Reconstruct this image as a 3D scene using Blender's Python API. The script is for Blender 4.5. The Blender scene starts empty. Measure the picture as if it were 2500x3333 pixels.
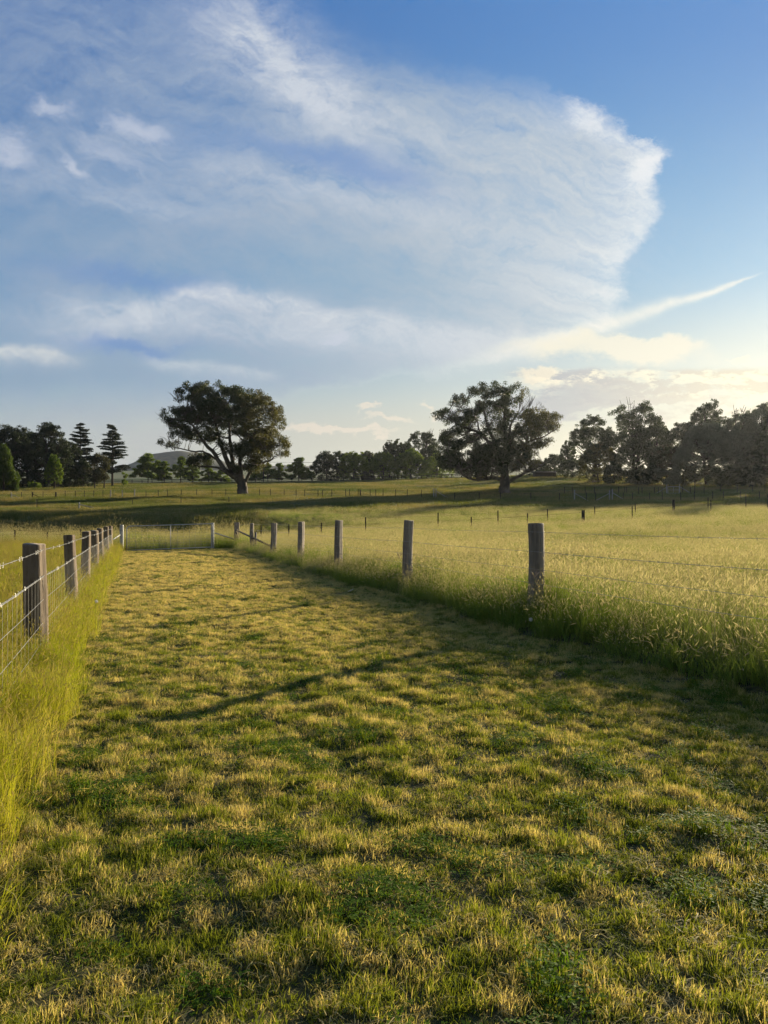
import bpy, math, random
import numpy as np
from mathutils import Vector

# ------------------------------------------------------------------ camera
scene = bpy.context.scene
COL = scene.collection
F = 2407.0                      # focal length in units of the photograph's pixels
CAMZ = 1.35
cam_data = bpy.data.cameras.new('camera')
cam_data.sensor_fit = 'VERTICAL'
cam_data.sensor_height = 36.0
cam_data.lens = 26.0
cam_data.clip_start = 0.05
cam_data.clip_end = 20000
cam = bpy.data.objects.new('camera', cam_data)
COL.objects.link(cam)
cam.location = (0, 0, CAMZ)
cam.rotation_euler = (math.radians(90), 0, 0)
scene.camera = cam
scene.render.resolution_x = 768
scene.render.resolution_y = 1024
scene.view_settings.view_transform = 'Standard'
scene.view_settings.look = 'None'
scene.view_settings.gamma = 1
scene.view_settings.exposure = 0.9
scene.cycles.max_bounces = 6
scene.cycles.diffuse_bounces = 3
scene.cycles.glossy_bounces = 2
scene.cycles.transmission_bounces = 4
scene.cycles.volume_bounces = 0
scene.cycles.caustics_reflective = False
scene.cycles.caustics_refractive = False

# ------------------------------------------------------------------ sun and sky
SUN_AZ = math.radians(37.5)       # to the right of the viewing direction (+Y)
SUN_EL = math.radians(11.8)
sun_data = bpy.data.lights.new('sun', 'SUN')
sun_data.energy = 5.0
sun_data.angle = math.radians(0.6)
sun_data.color = (1.0, 0.86, 0.61)
sun = bpy.data.objects.new('sun', sun_data)
COL.objects.link(sun)
d = Vector((math.sin(SUN_AZ) * math.cos(SUN_EL), math.cos(SUN_AZ) * math.cos(SUN_EL), math.sin(SUN_EL)))
sun.rotation_euler = d.to_track_quat('Z', 'Y').to_euler()
sun.location = (60, 80, 40)

world = bpy.data.worlds.new('World')
scene.world = world
world.use_nodes = True


class G:
    """small helper to write node maths as expressions"""
    def __init__(self, tree):
        self.t = tree
        self.t.nodes.clear()

    def node(self, kind, **kw):
        n = self.t.nodes.new(kind)
        for k, v in kw.items():
            setattr(n, k, v)
        return n

    def link(self, a, b):
        self.t.links.new(a, b)

    def m(self, op, *a):
        n = self.node('ShaderNodeMath', operation=op)
        for i, x in enumerate(a):
            if isinstance(x, (int, float)):
                n.inputs[i].default_value = x
            else:
                self.link(x.s if isinstance(x, S) else x, n.inputs[i])
        return S(self, n.outputs[0])

    def ss(self, a, b, x):
        n = self.node('ShaderNodeMapRange', interpolation_type='SMOOTHSTEP')
        if a > b:
            n.inputs['To Min'].default_value = 1
            n.inputs['To Max'].default_value = 0
            a, b = b, a
        n.inputs['From Min'].default_value = a
        n.inputs['From Max'].default_value = b
        self.link(x.s, n.inputs['Value'])
        return S(self, n.outputs['Result'])

    def curve(self, x, pts, lo=0.0, hi=2.6, ylo=-0.2, yhi=2.8):
        n = self.node('ShaderNodeFloatCurve')
        c = n.mapping.curves[0]
        P = [((a - lo) / (hi - lo), (b - ylo) / (yhi - ylo)) for a, b in pts]
        while len(c.points) < len(P):
            c.points.new(0.5, 0.5)
        for p, q in zip(c.points, P):
            p.location = q
        n.mapping.update()
        self.link(((x - lo) * (1.0 / (hi - lo))).s, n.inputs['Value'])
        return S(self, n.outputs[0]) * (yhi - ylo) + ylo

    def noise(self, x, y, z=0.0, scale=1.0, detail=5.0, rough=0.55, lac=2.0, dist=0.0):
        c = self.node('ShaderNodeCombineXYZ')
        for i, q in enumerate((x, y, z)):
            if isinstance(q, (int, float)):
                c.inputs[i].default_value = q
            else:
                self.link(q.s, c.inputs[i])
        n = self.node('ShaderNodeTexNoise')
        n.inputs['Scale'].default_value = scale
        n.inputs['Detail'].default_value = detail
        n.inputs['Roughness'].default_value = rough
        n.inputs['Lacunarity'].default_value = lac
        n.inputs['Distortion'].default_value = dist
        self.link(c.outputs[0], n.inputs['Vector'])
        return S(self, n.outputs['Fac'])

    def mix(self, fac, a, b, kind='MIX'):
        n = self.node('ShaderNodeMix', data_type='RGBA', blend_type=kind)
        for idx, v in ((0, fac), (6, a), (7, b)):
            if isinstance(v, (int, float)):
                n.inputs[idx].default_value = v
            elif isinstance(v, tuple):
                n.inputs[idx].default_value = (*v, 1)
            else:
                self.link(v.s if isinstance(v, S) else v, n.inputs[idx])
        return n.outputs[2]


class S:
    def __init__(self, g, s):
        self.g = g
        self.s = s

    def __add__(self, o): return self.g.m('ADD', self, o)
    def __radd__(self, o): return self.g.m('ADD', self, o)
    def __sub__(self, o): return self.g.m('SUBTRACT', self, o)
    def __rsub__(self, o): return self.g.m('SUBTRACT', o, self)
    def __mul__(self, o): return self.g.m('MULTIPLY', self, o)
    def __rmul__(self, o): return self.g.m('MULTIPLY', self, o)
    def __truediv__(self, o): return self.g.m('DIVIDE', self, o)
    def __pow__(self, o): return self.g.m('POWER', self, o)
    def clamp(self):
        return self.g.m('MINIMUM', self.g.m('MAXIMUM', self, 0.0), 1.0)


def srgb(r, g, b):
    f = lambda c: (c / 255 / 12.92) if c / 255 <= 0.04045 else ((c / 255 + 0.055) / 1.055) ** 2.4
    return (f(r), f(g), f(b))
# The sky: Nishita air plus cirrus and cumulus placed by direction (tangents of azimuth and elevation)
world.cycles.sampling_method = 'MANUAL'
world.cycles.sample_map_resolution = 512
g = G(world.node_tree)
tc = g.node('ShaderNodeTexCoord')
sep = g.node('ShaderNodeSeparateXYZ')
g.link(tc.outputs['Generated'], sep.inputs[0])
dx, dy, dz = (S(g, sep.outputs[i]) for i in range(3))
dyc = g.m('MAXIMUM', dy, 0.12)
U = 1.25 + 2.407 * (dx / dyc)
V = 1.668 - 2.407 * (dz / dyc)
front = g.ss(0.0, 0.35, dy)
sky = g.node('ShaderNodeTexSky', sky_type='NISHITA')
sky.sun_disc = False
sky.sun_elevation = SUN_EL
sky.sun_rotation = SUN_AZ
sky.altitude = 600
sky.air_density = 1.0
sky.dust_density = 1.2
sky.ozone_density = 2.5
SKY_STRENGTH = 0.12
col = sky.outputs[0]
k = 0.536 / SKY_STRENGTH      # colours below are as seen; undo the exposure

def C(r, gg, b):
    c = srgb(r, gg, b)
    return tuple(v * k for v in c)

# height above the horizon whatever the bearing, in the same units as V
E_ = 1.668 - 2.407 * (dz / g.m('MAXIMUM', g.m('SQRT', dx * dx + dy * dy), 0.12))
E_ = g.m('MINIMUM', E_, 1.668)
VV = V * front + E_ * (1.0 - front)
# evening air: the deep blue of the zenith gives way to a pale, warm band above the horizon
right = g.ss(0.0, 2.6, U)
high = g.mix(right, C(64, 110, 172), C(78, 136, 200))
mid = g.mix(right, C(106, 148, 186), C(122, 174, 206))
low = g.mix(right, C(164, 182, 188), C(224, 220, 194))
grad = g.mix(g.ss(0.0, 1.05, VV), high, mid)
grad = g.mix(g.ss(0.85, 1.50, VV), grad, low)
col = g.mix(0.92, col, grad)

# unseen thin cloud behind and above the camera, added for a more neutral fill light
nb = g.noise(dx, dy, dz, scale=2.4, detail=5, rough=0.6)
col = g.mix((g.ss(0.30, 0.62, nb) * 0.45 * (1.0 - front)).clamp(), col, C(150, 152, 158))

# slow warps so that no edge is straight, finer ones for torn fibres
w1 = g.noise(U * 2.2, V * 2.2, 3.1, detail=7, rough=0.62) - 0.5
w2 = g.noise(U * 2.2, V * 2.2, 9.7, detail=7, rough=0.62) - 0.5
f1 = g.noise(U * 8, V * 12, 1.3, detail=8, rough=0.70) - 0.5
f2 = g.noise(U * 8, V * 12, 5.3, detail=8, rough=0.70) - 0.5
Uw = U + w1 * 0.20 + f1 * 0.15
Vw = V + w2 * 0.20 + f2 * 0.12

def over(base, dens, colour):
    return g.mix((dens * front).clamp(), base, colour)

def ell(cx, cy, rx, ry, rot=0.0, u=None, v=None):
    u = u or Uw; v = v or Vw
    c, s = math.cos(rot), math.sin(rot)
    a = ((u - cx) * c + (v - cy) * s) * (1 / rx)
    b = ((v - cy) * c - (u - cx) * s) * (1 / ry)
    r2 = a * a + b * b
    return g.m('EXPONENT', r2 * -1.0)

# --- the great fan of cirrus: its right edge as a function of height
R = g.curve(Vw, [(0.0, 1.05), (0.12, 1.30), (0.25, 1.66), (0.34, 1.90), (0.42, 2.04), (0.50, 2.17), (0.58, 2.14), (0.70, 2.12),
                 (0.80, 2.06), (0.92, 2.00), (1.04, 2.02), (1.14, 1.80), (1.25, 1.35), (1.4, 0.8), (2.6, 0.5)])
e = R - Uw
# high up the fan thins out gradually instead of ending at an edge
thin = g.curve(V, [(0.0, 0.30), (0.22, 0.34), (0.36, 0.60), (0.46, 1.0), (1.0, 1.0), (2.6, 1.0)])
fan = g.ss(0.0, 0.30, e * thin)
edge_soft = g.ss(-0.05, 0.16, e * thin)
# fibres sweeping from lower left up to the right edge, bent around the fan
th = (U - 1.2) * (U - 1.2) * 0.20
b0 = V + U * 0.10 - th + w2 * 0.30
st = g.noise((U + w1 * 0.5) * 1.4, b0 * 6.0, 2.0, detail=8, rough=0.60)
st2 = g.noise((U + w2 * 0.6) * 2.6, b0 * 12.0, 7.0, detail=8, rough=0.62)
cir = g.noise((U + V * 0.35) * 4.5 + w1 * 3.4, (V - U * 0.35) * 12.0 + w2 * 4.0, 15.0, detail=9, rough=0.70)
veil = fan * (0.56 + 1.9 * (st - 0.42) + 1.9 * (cir - 0.5)) * g.ss(-1.6, 1.1, U)
veil = g.m('MAXIMUM', veil, 0.0)
col = over(col, veil * 0.90, g.mix(g.ss(0.5, 1.9, U), C(154, 172, 196), C(176, 190, 202)))
body = ell(1.50, 0.66, 0.62, 0.44) * (0.58 + 1.5 * (st2 - 0.45) + 2.2 * (cir - 0.5))
col = over(col, g.m('MAXIMUM', body, 0.0) * edge_soft * 0.66, g.mix(g.ss(1.0, 2.0, U), C(168, 184, 200), C(194, 202, 208)))
# broad soft bands in the fan
band = ell(1.05, 0.62, 0.62, 0.070, 0.22) * 0.50 + ell(0.98, 0.25, 0.40, 0.12, 0.75) * 0.80 + ell(1.20, 0.36, 0.42, 0.07, 0.35) * 0.40
band = band + ell(0.78, 0.10, 0.17, 0.12, 0.7) * 0.55 + ell(1.75, 0.95, 0.40, 0.16, -0.3) * 0.35 + ell(0.45, 0.68, 0.14, 0.028, 0.1) * 0.45 + ell(0.35, 0.62, 0.45, 0.05, 0.15) * 0.30
band = band * (0.45 + 1.3 * (st2 - 0.30) + 2.6 * (cir - 0.5))
col = over(col, g.m('MAXIMUM', band, 0.0), C(200, 208, 220))
hole = ell(0.98, 0.49, 0.42, 0.055, 0.18) * 0.45 + ell(0.45, 0.92, 0.32, 0.040, 0.12) * 0.6 + ell(0.42, 1.135, 0.20, 0.026, 0.05) * 0.7 + ell(1.22, 0.58, 0.22, 0.045, 0.3) * 0.35
col = over(col, hole * (0.3 + 1.4 * cir), C(94, 138, 198))
# grey-blue veils low down
col = over(col, ell(0.35, 1.23, 0.75, 0.085) * 0.35 + ell(0.25, 0.80, 0.55, 0.13, 0.1) * 0.30, C(134, 162, 190))
col = over(col, ell(1.25, 0.92, 0.55, 0.13, 0.12) * 0.55, C(142, 172, 196))
# bright rim of the fan
rim_on = g.curve(V, [(0.0, 0.0), (0.25, 0.05), (0.36, 0.50), (0.50, 1.0), (0.70, 1.0), (0.88, 0.85), (1.05, 0.75), (1.2, 0.2), (1.4, 0.0), (2.6, 0.0)])
ep = g.m('MAXIMUM', e, 0.0)
rim = g.ss(-0.03, 0.07, e) * (g.m('EXPONENT', ep * -15.0) * 0.65 + g.m('EXPONENT', ep * -3.8) * 0.60) * rim_on * (0.50 + 3.0 * (cir - 0.38))
col = over(col, g.m('MAXIMUM', rim, 0.0) * 0.95, C(238, 239, 238))
knot = ell(1.92, 0.40, 0.085, 0.055, 0.6) * 0.7 + ell(2.10, 0.55, 0.10, 0.055, -0.7) * 0.85
col = over(col, g.ss(0.15, 0.75, knot * (0.2 + 1.6 * cir)) * 0.7, C(236, 238, 240))

# --- the long curved streaks below the fan
def streak(base, pts, width, strength, colour, u0, u1, soft=0.12, below=1.0):
    Cc = g.curve(U, pts)
    dd = (Vw * 0.45 + V * 0.55 + w1 * 0.04) - Cc
    up = g.m('MINIMUM', dd, 0.0) * (1 / width)
    dn = g.m('MAXIMUM', dd, 0.0) * (1 / (width * below))
    q = g.m('EXPONENT', (up * up + dn * dn) * -1.0)
    on = g.ss(u0, u0 + soft, U) * g.ss(u1, u1 - soft, U)
    return over(base, q * on * strength * (0.55 + 1.5 * (st2 - 0.35) + 2.6 * (cir - 0.5)), colour)

pA = [(0.0, 1.12), (0.3, 1.06), (0.65, 0.965), (0.85, 0.975), (1.1, 1.035), (1.4, 1.085), (1.65, 1.12), (2.0, 1.12), (2.6, 1.12)]
col = streak(col, pA, 0.032, 0.85, C(208, 214, 222), 0.02, 1.95, 0.5, below=2.0)
col = streak(col, [(0.0, 1.02), (0.5, 1.03), (0.75, 1.06), (1.1, 1.10), (1.5, 1.135), (2.6, 1.15)], 0.045, 0.60, C(202, 210, 220), -0.1, 1.7, 0.4, below=1.3)
pB = [(0.0, 1.4), (1.2, 1.25), (1.6, 1.165), (1.8, 1.115), (2.0, 1.055), (2.15, 1.00), (2.3, 0.955), (2.46, 0.895), (2.6, 0.85)]
wB = g.curve(U, [(0, .02), (1.6, 0.030), (2.0, 0.026), (2.25, 0.014), (2.46, 0.004), (2.6, 0.002)])
CB = g.curve(U, pB)
db = (V + (Vw - V) * 0.20 - CB) / wB
qb = g.m('EXPONENT', db * db * -1.0) * g.ss(1.30, 1.95, U) * g.ss(2.50, 2.40, U) * (0.8 + 1.2 * (cir - 0.5))
col = over(col, qb * 0.85, C(244, 241, 230))
col = streak(col, [(0.0, 1.135), (0.15, 1.145), (0.25, 1.175), (0.5, 1.20), (2.6, 1.25)], 0.016, 1.0, C(204, 210, 214), -0.6, 0.34, 0.2, below=2.4)
col = streak(col, [(0.0, 1.16), (0.45, 1.165), (0.6, 1.20), (0.8, 1.22), (2.6, 1.25)], 0.014, 0.7, C(196, 206, 214), 0.42, 0.95, 0.12, below=2.2)
col = over(col, ell(0.10, 1.22, 0.40, 0.05) * 0.5, C(140, 164, 188))

# --- small torn puffs on the left
pf = ell(0.03, 0.49, 0.095, 0.075, 0.5) + ell(0.17, 0.35, 0.085, 0.030) * 0.8 + ell(0.46, 0.40, 0.10, 0.040, 0.35)
pf = pf + ell(0.24, 0.54, 0.06, 0.025, 0.9) * 0.9 + ell(0.36, 0.49, 0.15, 0.05, 0.5) * 0.6 + ell(1.075, 1.115, 0.045, 0.018, 0.3) * 1.1
col = over(col, g.ss(0.12, 1.0, pf * (0.05 + 1.9 * cir)) * 0.62, C(200, 207, 222))

# --- warm haze above the horizon
hz = g.ss(1.22, 1.58, V)
col = over(col, hz * 0.72, g.mix(g.ss(0.3, 2.4, U), C(196, 196, 188), C(230, 220, 188)))
col = over(col, ell(1.0, 1.42, 0.9, 0.10, 0.0, U, V) * 0.35, C(206, 200, 186))
glow = ell(3.00, 1.28, 0.90, 0.30, 0.0, U, V)
col = over(col, glow * 0.38, C(255, 240, 196))

# --- heaped clouds low on the right, lit from behind: bright tops, grey bellies
cn = g.noise(U * 8.0 + w1 * 0.8, V * 20.0, 11.0, detail=8, rough=0.64)
cn2 = g.noise(U * 8.0 + w1 * 0.8, (V - 0.018) * 20.0, 11.0, detail=8, rough=0.64)
up_b = ell(2.00, 1.150, 0.34, 0.050, 0.0) + ell(2.15, 1.125, 0.16, 0.030, -0.1) * 0.6
col = over(col, g.ss(0.15, 0.85, up_b * (0.3 + 1.3 * cn)) * 0.85, C(240, 234, 214))
reg = g.ss(1.60, 1.80, U) * g.ss(1.185, 1.215, V) * g.ss(1.42, 1.35, V)
col = over(col, reg * 0.25, C(176, 188, 192))
dens = g.curve(V, [(0.0, 0.0), (1.17, 0.0), (1.20, 0.45), (1.235, 0.75), (1.28, 0.55), (1.34, 0.5), (1.38, 0.35), (1.45, 0.0), (2.6, 0.0)])
cum = g.ss(0.60, 0.86, cn + dens * 0.42) * reg
lit = g.mix(g.ss(1.7, 2.5, U), C(250, 240, 214), C(255, 247, 212))
dark = g.mix(g.ss(1.7, 2.5, U), C(176, 180, 186), C(224, 214, 190))
under = g.ss(-0.07, 0.07, cn2 - cn)
low_b = g.ss(1.235, 1.30, V) * 0.55
col = over(col, cum * 0.9, g.mix((1.0 - under + low_b * 0.6).clamp(), lit, dark))
bell = ell(1.80, 1.322, 0.25, 0.036, -0.10) + ell(2.14, 1.305, 0.17, 0.017, -0.08) * 0.9 + ell(1.92, 1.265, 0.14, 0.018, -0.05) * 0.8 + ell(2.44, 1.315, 0.14, 0.012, -0.15) * 0.8 + ell(1.62, 1.35, 0.18, 0.025, 0.0) * 0.6
col = over(col, g.ss(0.15, 0.70, bell * (0.30 + 1.4 * cn2)) * 0.80, dark)
# scattered little clouds above the middle trees
smr = ell(1.27, 1.385, 0.10, 0.013) + ell(1.21, 1.355, 0.035, 0.010) + ell(1.39, 1.33, 0.03, 0.012) + ell(1.41, 1.365, 0.035, 0.016) + ell(1.00, 1.415, 0.16, 0.018, 0.12) * 1.1 + ell(1.18, 1.425, 0.14, 0.013) + ell(2.43, 1.147, 0.045, 0.012) + ell(1.75, 1.225, 0.07, 0.022) * 1.2
col = over(col, g.ss(0.30, 0.80, smr * (0.0 + 1.6 * cn)) * 0.75, g.mix(g.ss(1.0, 2.4, U), C(232, 220, 204), C(255, 244, 212)))

# the side of the sky away from the low sun is duller
col = g.mix(1.0, col, g.mix(front, (0.62, 0.62, 0.64), (1.0, 1.0, 1.0)), 'MULTIPLY')
bg = g.node('ShaderNodeBackground')
bg.inputs['Strength'].default_value = SKY_STRENGTH
g.link(col, bg.inputs['Color'])
outw = g.node('ShaderNodeOutputWorld')
g.link(bg.outputs[0], outw.inputs['Surface'])
# ------------------------------------------------------------------ helpers
scene.cycles.use_adaptive_sampling = True
scene.cycles.adaptive_min_samples = 12
scene.cycles.adaptive_threshold = 0.015
RNG = np.random.default_rng(7)


def _lattice(seed):
    return np.random.default_rng(seed).random((256, 256))

_LAT = {}

def vnoise(x, y, scale, seed=0):
    """smooth value noise in -1..1, period 256 cells"""
    if seed not in _LAT:
        _LAT[seed] = _lattice(seed)
    L = _LAT[seed]
    x = np.asarray(x, float) / scale + 1000.5
    y = np.asarray(y, float) / scale + 1000.5
    xi = np.floor(x).astype(int); yi = np.floor(y).astype(int)
    fx = x - xi; fy = y - yi
    fx = fx * fx * (3 - 2 * fx); fy = fy * fy * (3 - 2 * fy)
    a = L[xi % 256, yi % 256]; b = L[(xi + 1) % 256, yi % 256]
    c = L[xi % 256, (yi + 1) % 256]; d_ = L[(xi + 1) % 256, (yi + 1) % 256]
    return 2 * (a * (1 - fx) * (1 - fy) + b * fx * (1 - fy) + c * (1 - fx) * fy + d_ * fx * fy) - 1


def sstep(a, b, x):
    t = np.clip((np.asarray(x, float) - a) / (b - a), 0, 1)
    return t * t * (3 - 2 * t)

# Ground heights surveyed from where known things stand: columns are bearings (x/y), rows are distances
_Y = np.array([30, 38, 46, 50, 54, 58, 62, 66, 76, 92, 108, 122, 150, 185, 220, 300, 420, 800, 1600.])
_U = np.array([-.52, -.30, -.19, 0, .20, .36, .52])
_ROW = np.array([
    [1810, 1790, 1774, 1772, 1772, 1770, 1735, 1685, 1668, 1648, 1630, 1618, 1600, 1588, 1582, 1577, 1566, 1545, 1535],
    [1810, 1785, 1766, 1765, 1768, 1766, 1728, 1682, 1664, 1645, 1626, 1613, 1596, 1582, 1576, 1573, 1560, 1540, 1530],
    [1806, 1780, 1762, 1760, 1762, 1760, 1722, 1680, 1662, 1644, 1624, 1611, 1594, 1580, 1574, 1572, 1560, 1540, 1530],
    [1796, 1764, 1744, 1742, 1730, 1712, 1704, 1694, 1664, 1636, 1626, 1615, 1595, 1578, 1567, 1566, 1555, 1540, 1530],
    [1784, 1752, 1732, 1728, 1706, 1698, 1692, 1684, 1662, 1644, 1632, 1610, 1588, 1562, 1550, 1552, 1550, 1540, 1530],
    [1778, 1742, 1715, 1706, 1694, 1686, 1676, 1670, 1655, 1640, 1627, 1612, 1588, 1562, 1550, 1552, 1550, 1540, 1530],
    [1774, 1735, 1705, 1694, 1684, 1676, 1668, 1662, 1650, 1636, 1620, 1606, 1580, 1560, 1550, 1552, 1550, 1540, 1530],
], float)
_Z = CAMZ - (_ROW - 1668) / F * _Y[None, :]
_YF = np.concatenate([np.arange(20, 300, 1.0), np.arange(300, 1601, 20.0)])
_UF = np.linspace(-.52, .52, 53)
_ZF = np.empty((len(_UF), len(_YF)))
_tmp = np.array([np.interp(_YF, _Y, _Z[i]) for i in range(len(_U))])
for _j in range(len(_YF)):
    _ZF[:, _j] = np.interp(_UF, _U, _tmp[:, _j])
_kern = np.exp(-0.5 * (np.arange(-8, 9) / 1.5) ** 2); _kern /= _kern.sum()
_pad = np.pad(_ZF[:, :280], ((0, 0), (8, 8)), mode='reflect', reflect_type='odd')
_ZF[:, :280] = np.array([np.convolve(r, _kern, 'valid') for r in _pad])
_pad = np.pad(_ZF, ((8, 8), (0, 0)), mode='edge')
_ZF = np.array([np.convolve(_pad[:, j], _kern, 'valid') for j in range(_pad.shape[1])]).T


def far_z(x, y):
    yy = np.clip(y, 20.0, 1599.0)
    u = np.clip(x / np.maximum(y, 20.0), -.52, .52)
    fj = np.interp(yy, _YF, np.arange(len(_YF)))
    fi = (u + .52) / 1.04 * 52
    i0 = np.minimum(fi.astype(int), 51); j0 = np.minimum(fj.astype(int), len(_YF) - 2)
    a = fi - i0; b = fj - j0
    return (_ZF[i0, j0] * (1 - a) * (1 - b) + _ZF[i0 + 1, j0] * a * (1 - b)
            + _ZF[i0, j0 + 1] * (1 - a) * b + _ZF[i0 + 1, j0 + 1] * a * b)


def across(x, y):
    return x + 0.342 * y


def is_mown(x, y):
    s = across(x, y)
    wl = 0.09 * vnoise(y, y * 0, 0.7, 3) + 0.05 * vnoise(y, y * 0 + 9, 0.23, 3)
    wr = 0.10 * vnoise(y, y * 0 + 40, 0.9, 3)
    return (s > -0.53 + wl) & (s < 4.69 + wr) & (y < 34.25 + 0.342 * (x + 12.1))


def ground_z(x, y):
    x = np.asarray(x, float); y = np.asarray(y, float)
    s = across(x, y)
    near = -0.0141 * y + 0.15 * sstep(4.4, 5.6, s) + 0.07 * sstep(-0.6, 4.7, s) * sstep(15, 34, y) - 0.05 * sstep(-0.6, -2.5, s)
    t = sstep(26, 40, y)
    z = near * (1 - t) + far_z(x, y) * t
    amp = 1 - sstep(40, 60, y) * 0.3
    m = is_mown(x, y)
    z = z + amp * 0.018 * vnoise(x, y, 0.50, 11) + np.where(m, 0.017, 0.02) * vnoise(x, y, 0.15, 12)
    z = z + sstep(30, 60, y) * (0.10 * vnoise(x, y, 7.0, 14) + 0.05 * vnoise(x, y, 2.3, 15))
    return z


def gz(x, y):
    return float(ground_z(np.array([x]), np.array([y]))[0])


def at(px, y):
    """the point on the ground at bearing px and distance y"""
    x = (px - 1250) / F * y
    return x, y, gz(x, y)


def pt(px, row, y):
    """a point at bearing px, apparent height row, distance y"""
    return ((px - 1250) / F * y, y, CAMZ - (row - 1668) / F * y)


def new_mesh(name, verts, faces, mats, parent=None, smooth=False, link=True, loc=None, tint=None, mat_index=None):
    """verts (n,3); faces: array (m,3|4) or list of arrays"""
    me = bpy.data.meshes.new(name)
    verts = np.asarray(verts, np.float32).reshape(-1, 3)
    fl = faces if isinstance(faces, list) else [faces]
    fl = [np.asarray(f, np.int32) for f in fl if len(f)]
    me.vertices.add(len(verts))
    me.vertices.foreach_set('co', verts.ravel())
    loops = np.concatenate([f.ravel() for f in fl])
    tot = np.concatenate([np.full(len(f), f.shape[1], np.int32) for f in fl])
    start = np.concatenate([[0], np.cumsum(tot)[:-1]]).astype(np.int32)
    me.loops.add(len(loops)); me.loops.foreach_set('vertex_index', loops)
    me.polygons.add(len(tot)); me.polygons.foreach_set('loop_start', start)
    me.polygons.foreach_set('loop_total', tot)
    if smooth:
        me.polygons.foreach_set('use_smooth', np.ones(len(tot), bool))
    if mat_index is not None:
        me.polygons.foreach_set('material_index', np.asarray(mat_index, np.int32))
    for m in (mats if isinstance(mats, (list, tuple)) else [mats]):
        me.materials.append(m)
    if tint is not None:
        a = me.attributes.new('tint', 'FLOAT', 'POINT')
        a.data.foreach_set('value', np.asarray(tint, np.float32))
    me.update(calc_edges=True)
    o = bpy.data.objects.new(name, me)
    if link:
        COL.objects.link(o)
    if parent:
        o.parent = parent
    if loc is not None:
        o.location = loc
    return o


def tag(o, label=None, cat=None, group=None, kind=None):
    if label: o['label'] = label
    if cat: o['category'] = cat
    if group: o['group'] = group
    if kind: o['kind'] = kind
    return o


def empty(name, loc, label, cat, group=None):
    o = bpy.data.objects.new(name, None)
    COL.objects.link(o)
    o.location = loc
    o.empty_display_size = 0.3
    return tag(o, label, cat, group)


class MB:
    """collects tubes, boxes and quads for ONE mesh"""
    def __init__(self):
        self.v = []; self.q = []; self.n = 0

    def add(self, v, f):
        v = np.asarray(v, float).reshape(-1, 3)
        self.v.append(v); self.q += [tuple(int(i) + self.n for i in ff) for ff in f]
        self.n += len(v)

    def tube(self, pts, radii, k=8, cap=True, jitter=0.0, rng=None):
        pts = np.asarray(pts, float)
        if np.isscalar(radii): radii = [radii] * len(pts)
        n = len(pts)
        tang = np.gradient(pts, axis=0)
        tang /= np.linalg.norm(tang, axis=1)[:, None] + 1e-9
        ref = np.array([0, 0, 1.0]) if abs(tang[0][2]) < 0.9 else np.array([0, 1.0, 0])
        ang = np.arange(k) * 2 * math.pi / k
        rings = []
        u = np.cross(tang[0], ref); u /= np.linalg.norm(u)
        for i in range(n):
            u = u - tang[i] * u.dot(tang[i]); u /= np.linalg.norm(u) + 1e-9
            w = np.cross(tang[i], u)
            r = radii[i] * (1 + (jitter * rng.normal(size=k) if jitter else 0))
            rings.append(pts[i] + (np.cos(ang) * r)[:, None] * u + (np.sin(ang) * r)[:, None] * w)
        v = np.concatenate(rings)
        f = []
        for i in range(n - 1):
            for j in range(k):
                j2 = (j + 1) % k
                f.append((i * k + j, i * k + j2, (i + 1) * k + j2, (i + 1) * k + j))
        if cap:
            f.append(tuple(range(k))[::-1]); f.append(tuple((n - 1) * k + j for j in range(k)))
        self.add(v, f)

    def box(self, c, s, rot=0.0):
        x, y, z = s[0] / 2, s[1] / 2, s[2] / 2
        v = np.array([[a * x, b * y, cc * z] for a in (-1, 1) for b in (-1, 1) for cc in (-1, 1)])
        co, si = math.cos(rot), math.sin(rot)
        v = np.stack([v[:, 0] * co - v[:, 1] * si, v[:, 0] * si + v[:, 1] * co, v[:, 2]], 1) + np.array(c)
        self.add(v, [(0, 1, 3, 2), (4, 6, 7, 5), (0, 4, 5, 1), (2, 3, 7, 6), (0, 2, 6, 4), (1, 5, 7, 3)])

    def build(self, name, mat, parent=None, smooth=False, loc=None, link=True):
        me = bpy.data.meshes.new(name)
        me.from_pydata(np.concatenate(self.v).tolist(), [], self.q)
        if smooth: me.polygons.foreach_set('use_smooth', [True] * len(me.polygons))
        me.materials.append(mat)
        me.update()
        o = bpy.data.objects.new(name, me)
        if link: COL.objects.link(o)
        if parent: o.parent = parent
        if loc is not None: o.location = loc
        return o

# ------------------------------------------------------------------ materials
def mat(name):
    m = bpy.data.materials.new(name)
    m.use_nodes = True
    g_ = G(m.node_tree)
    out = g_.node('ShaderNodeOutputMaterial')
    return m, g_, out


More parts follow.
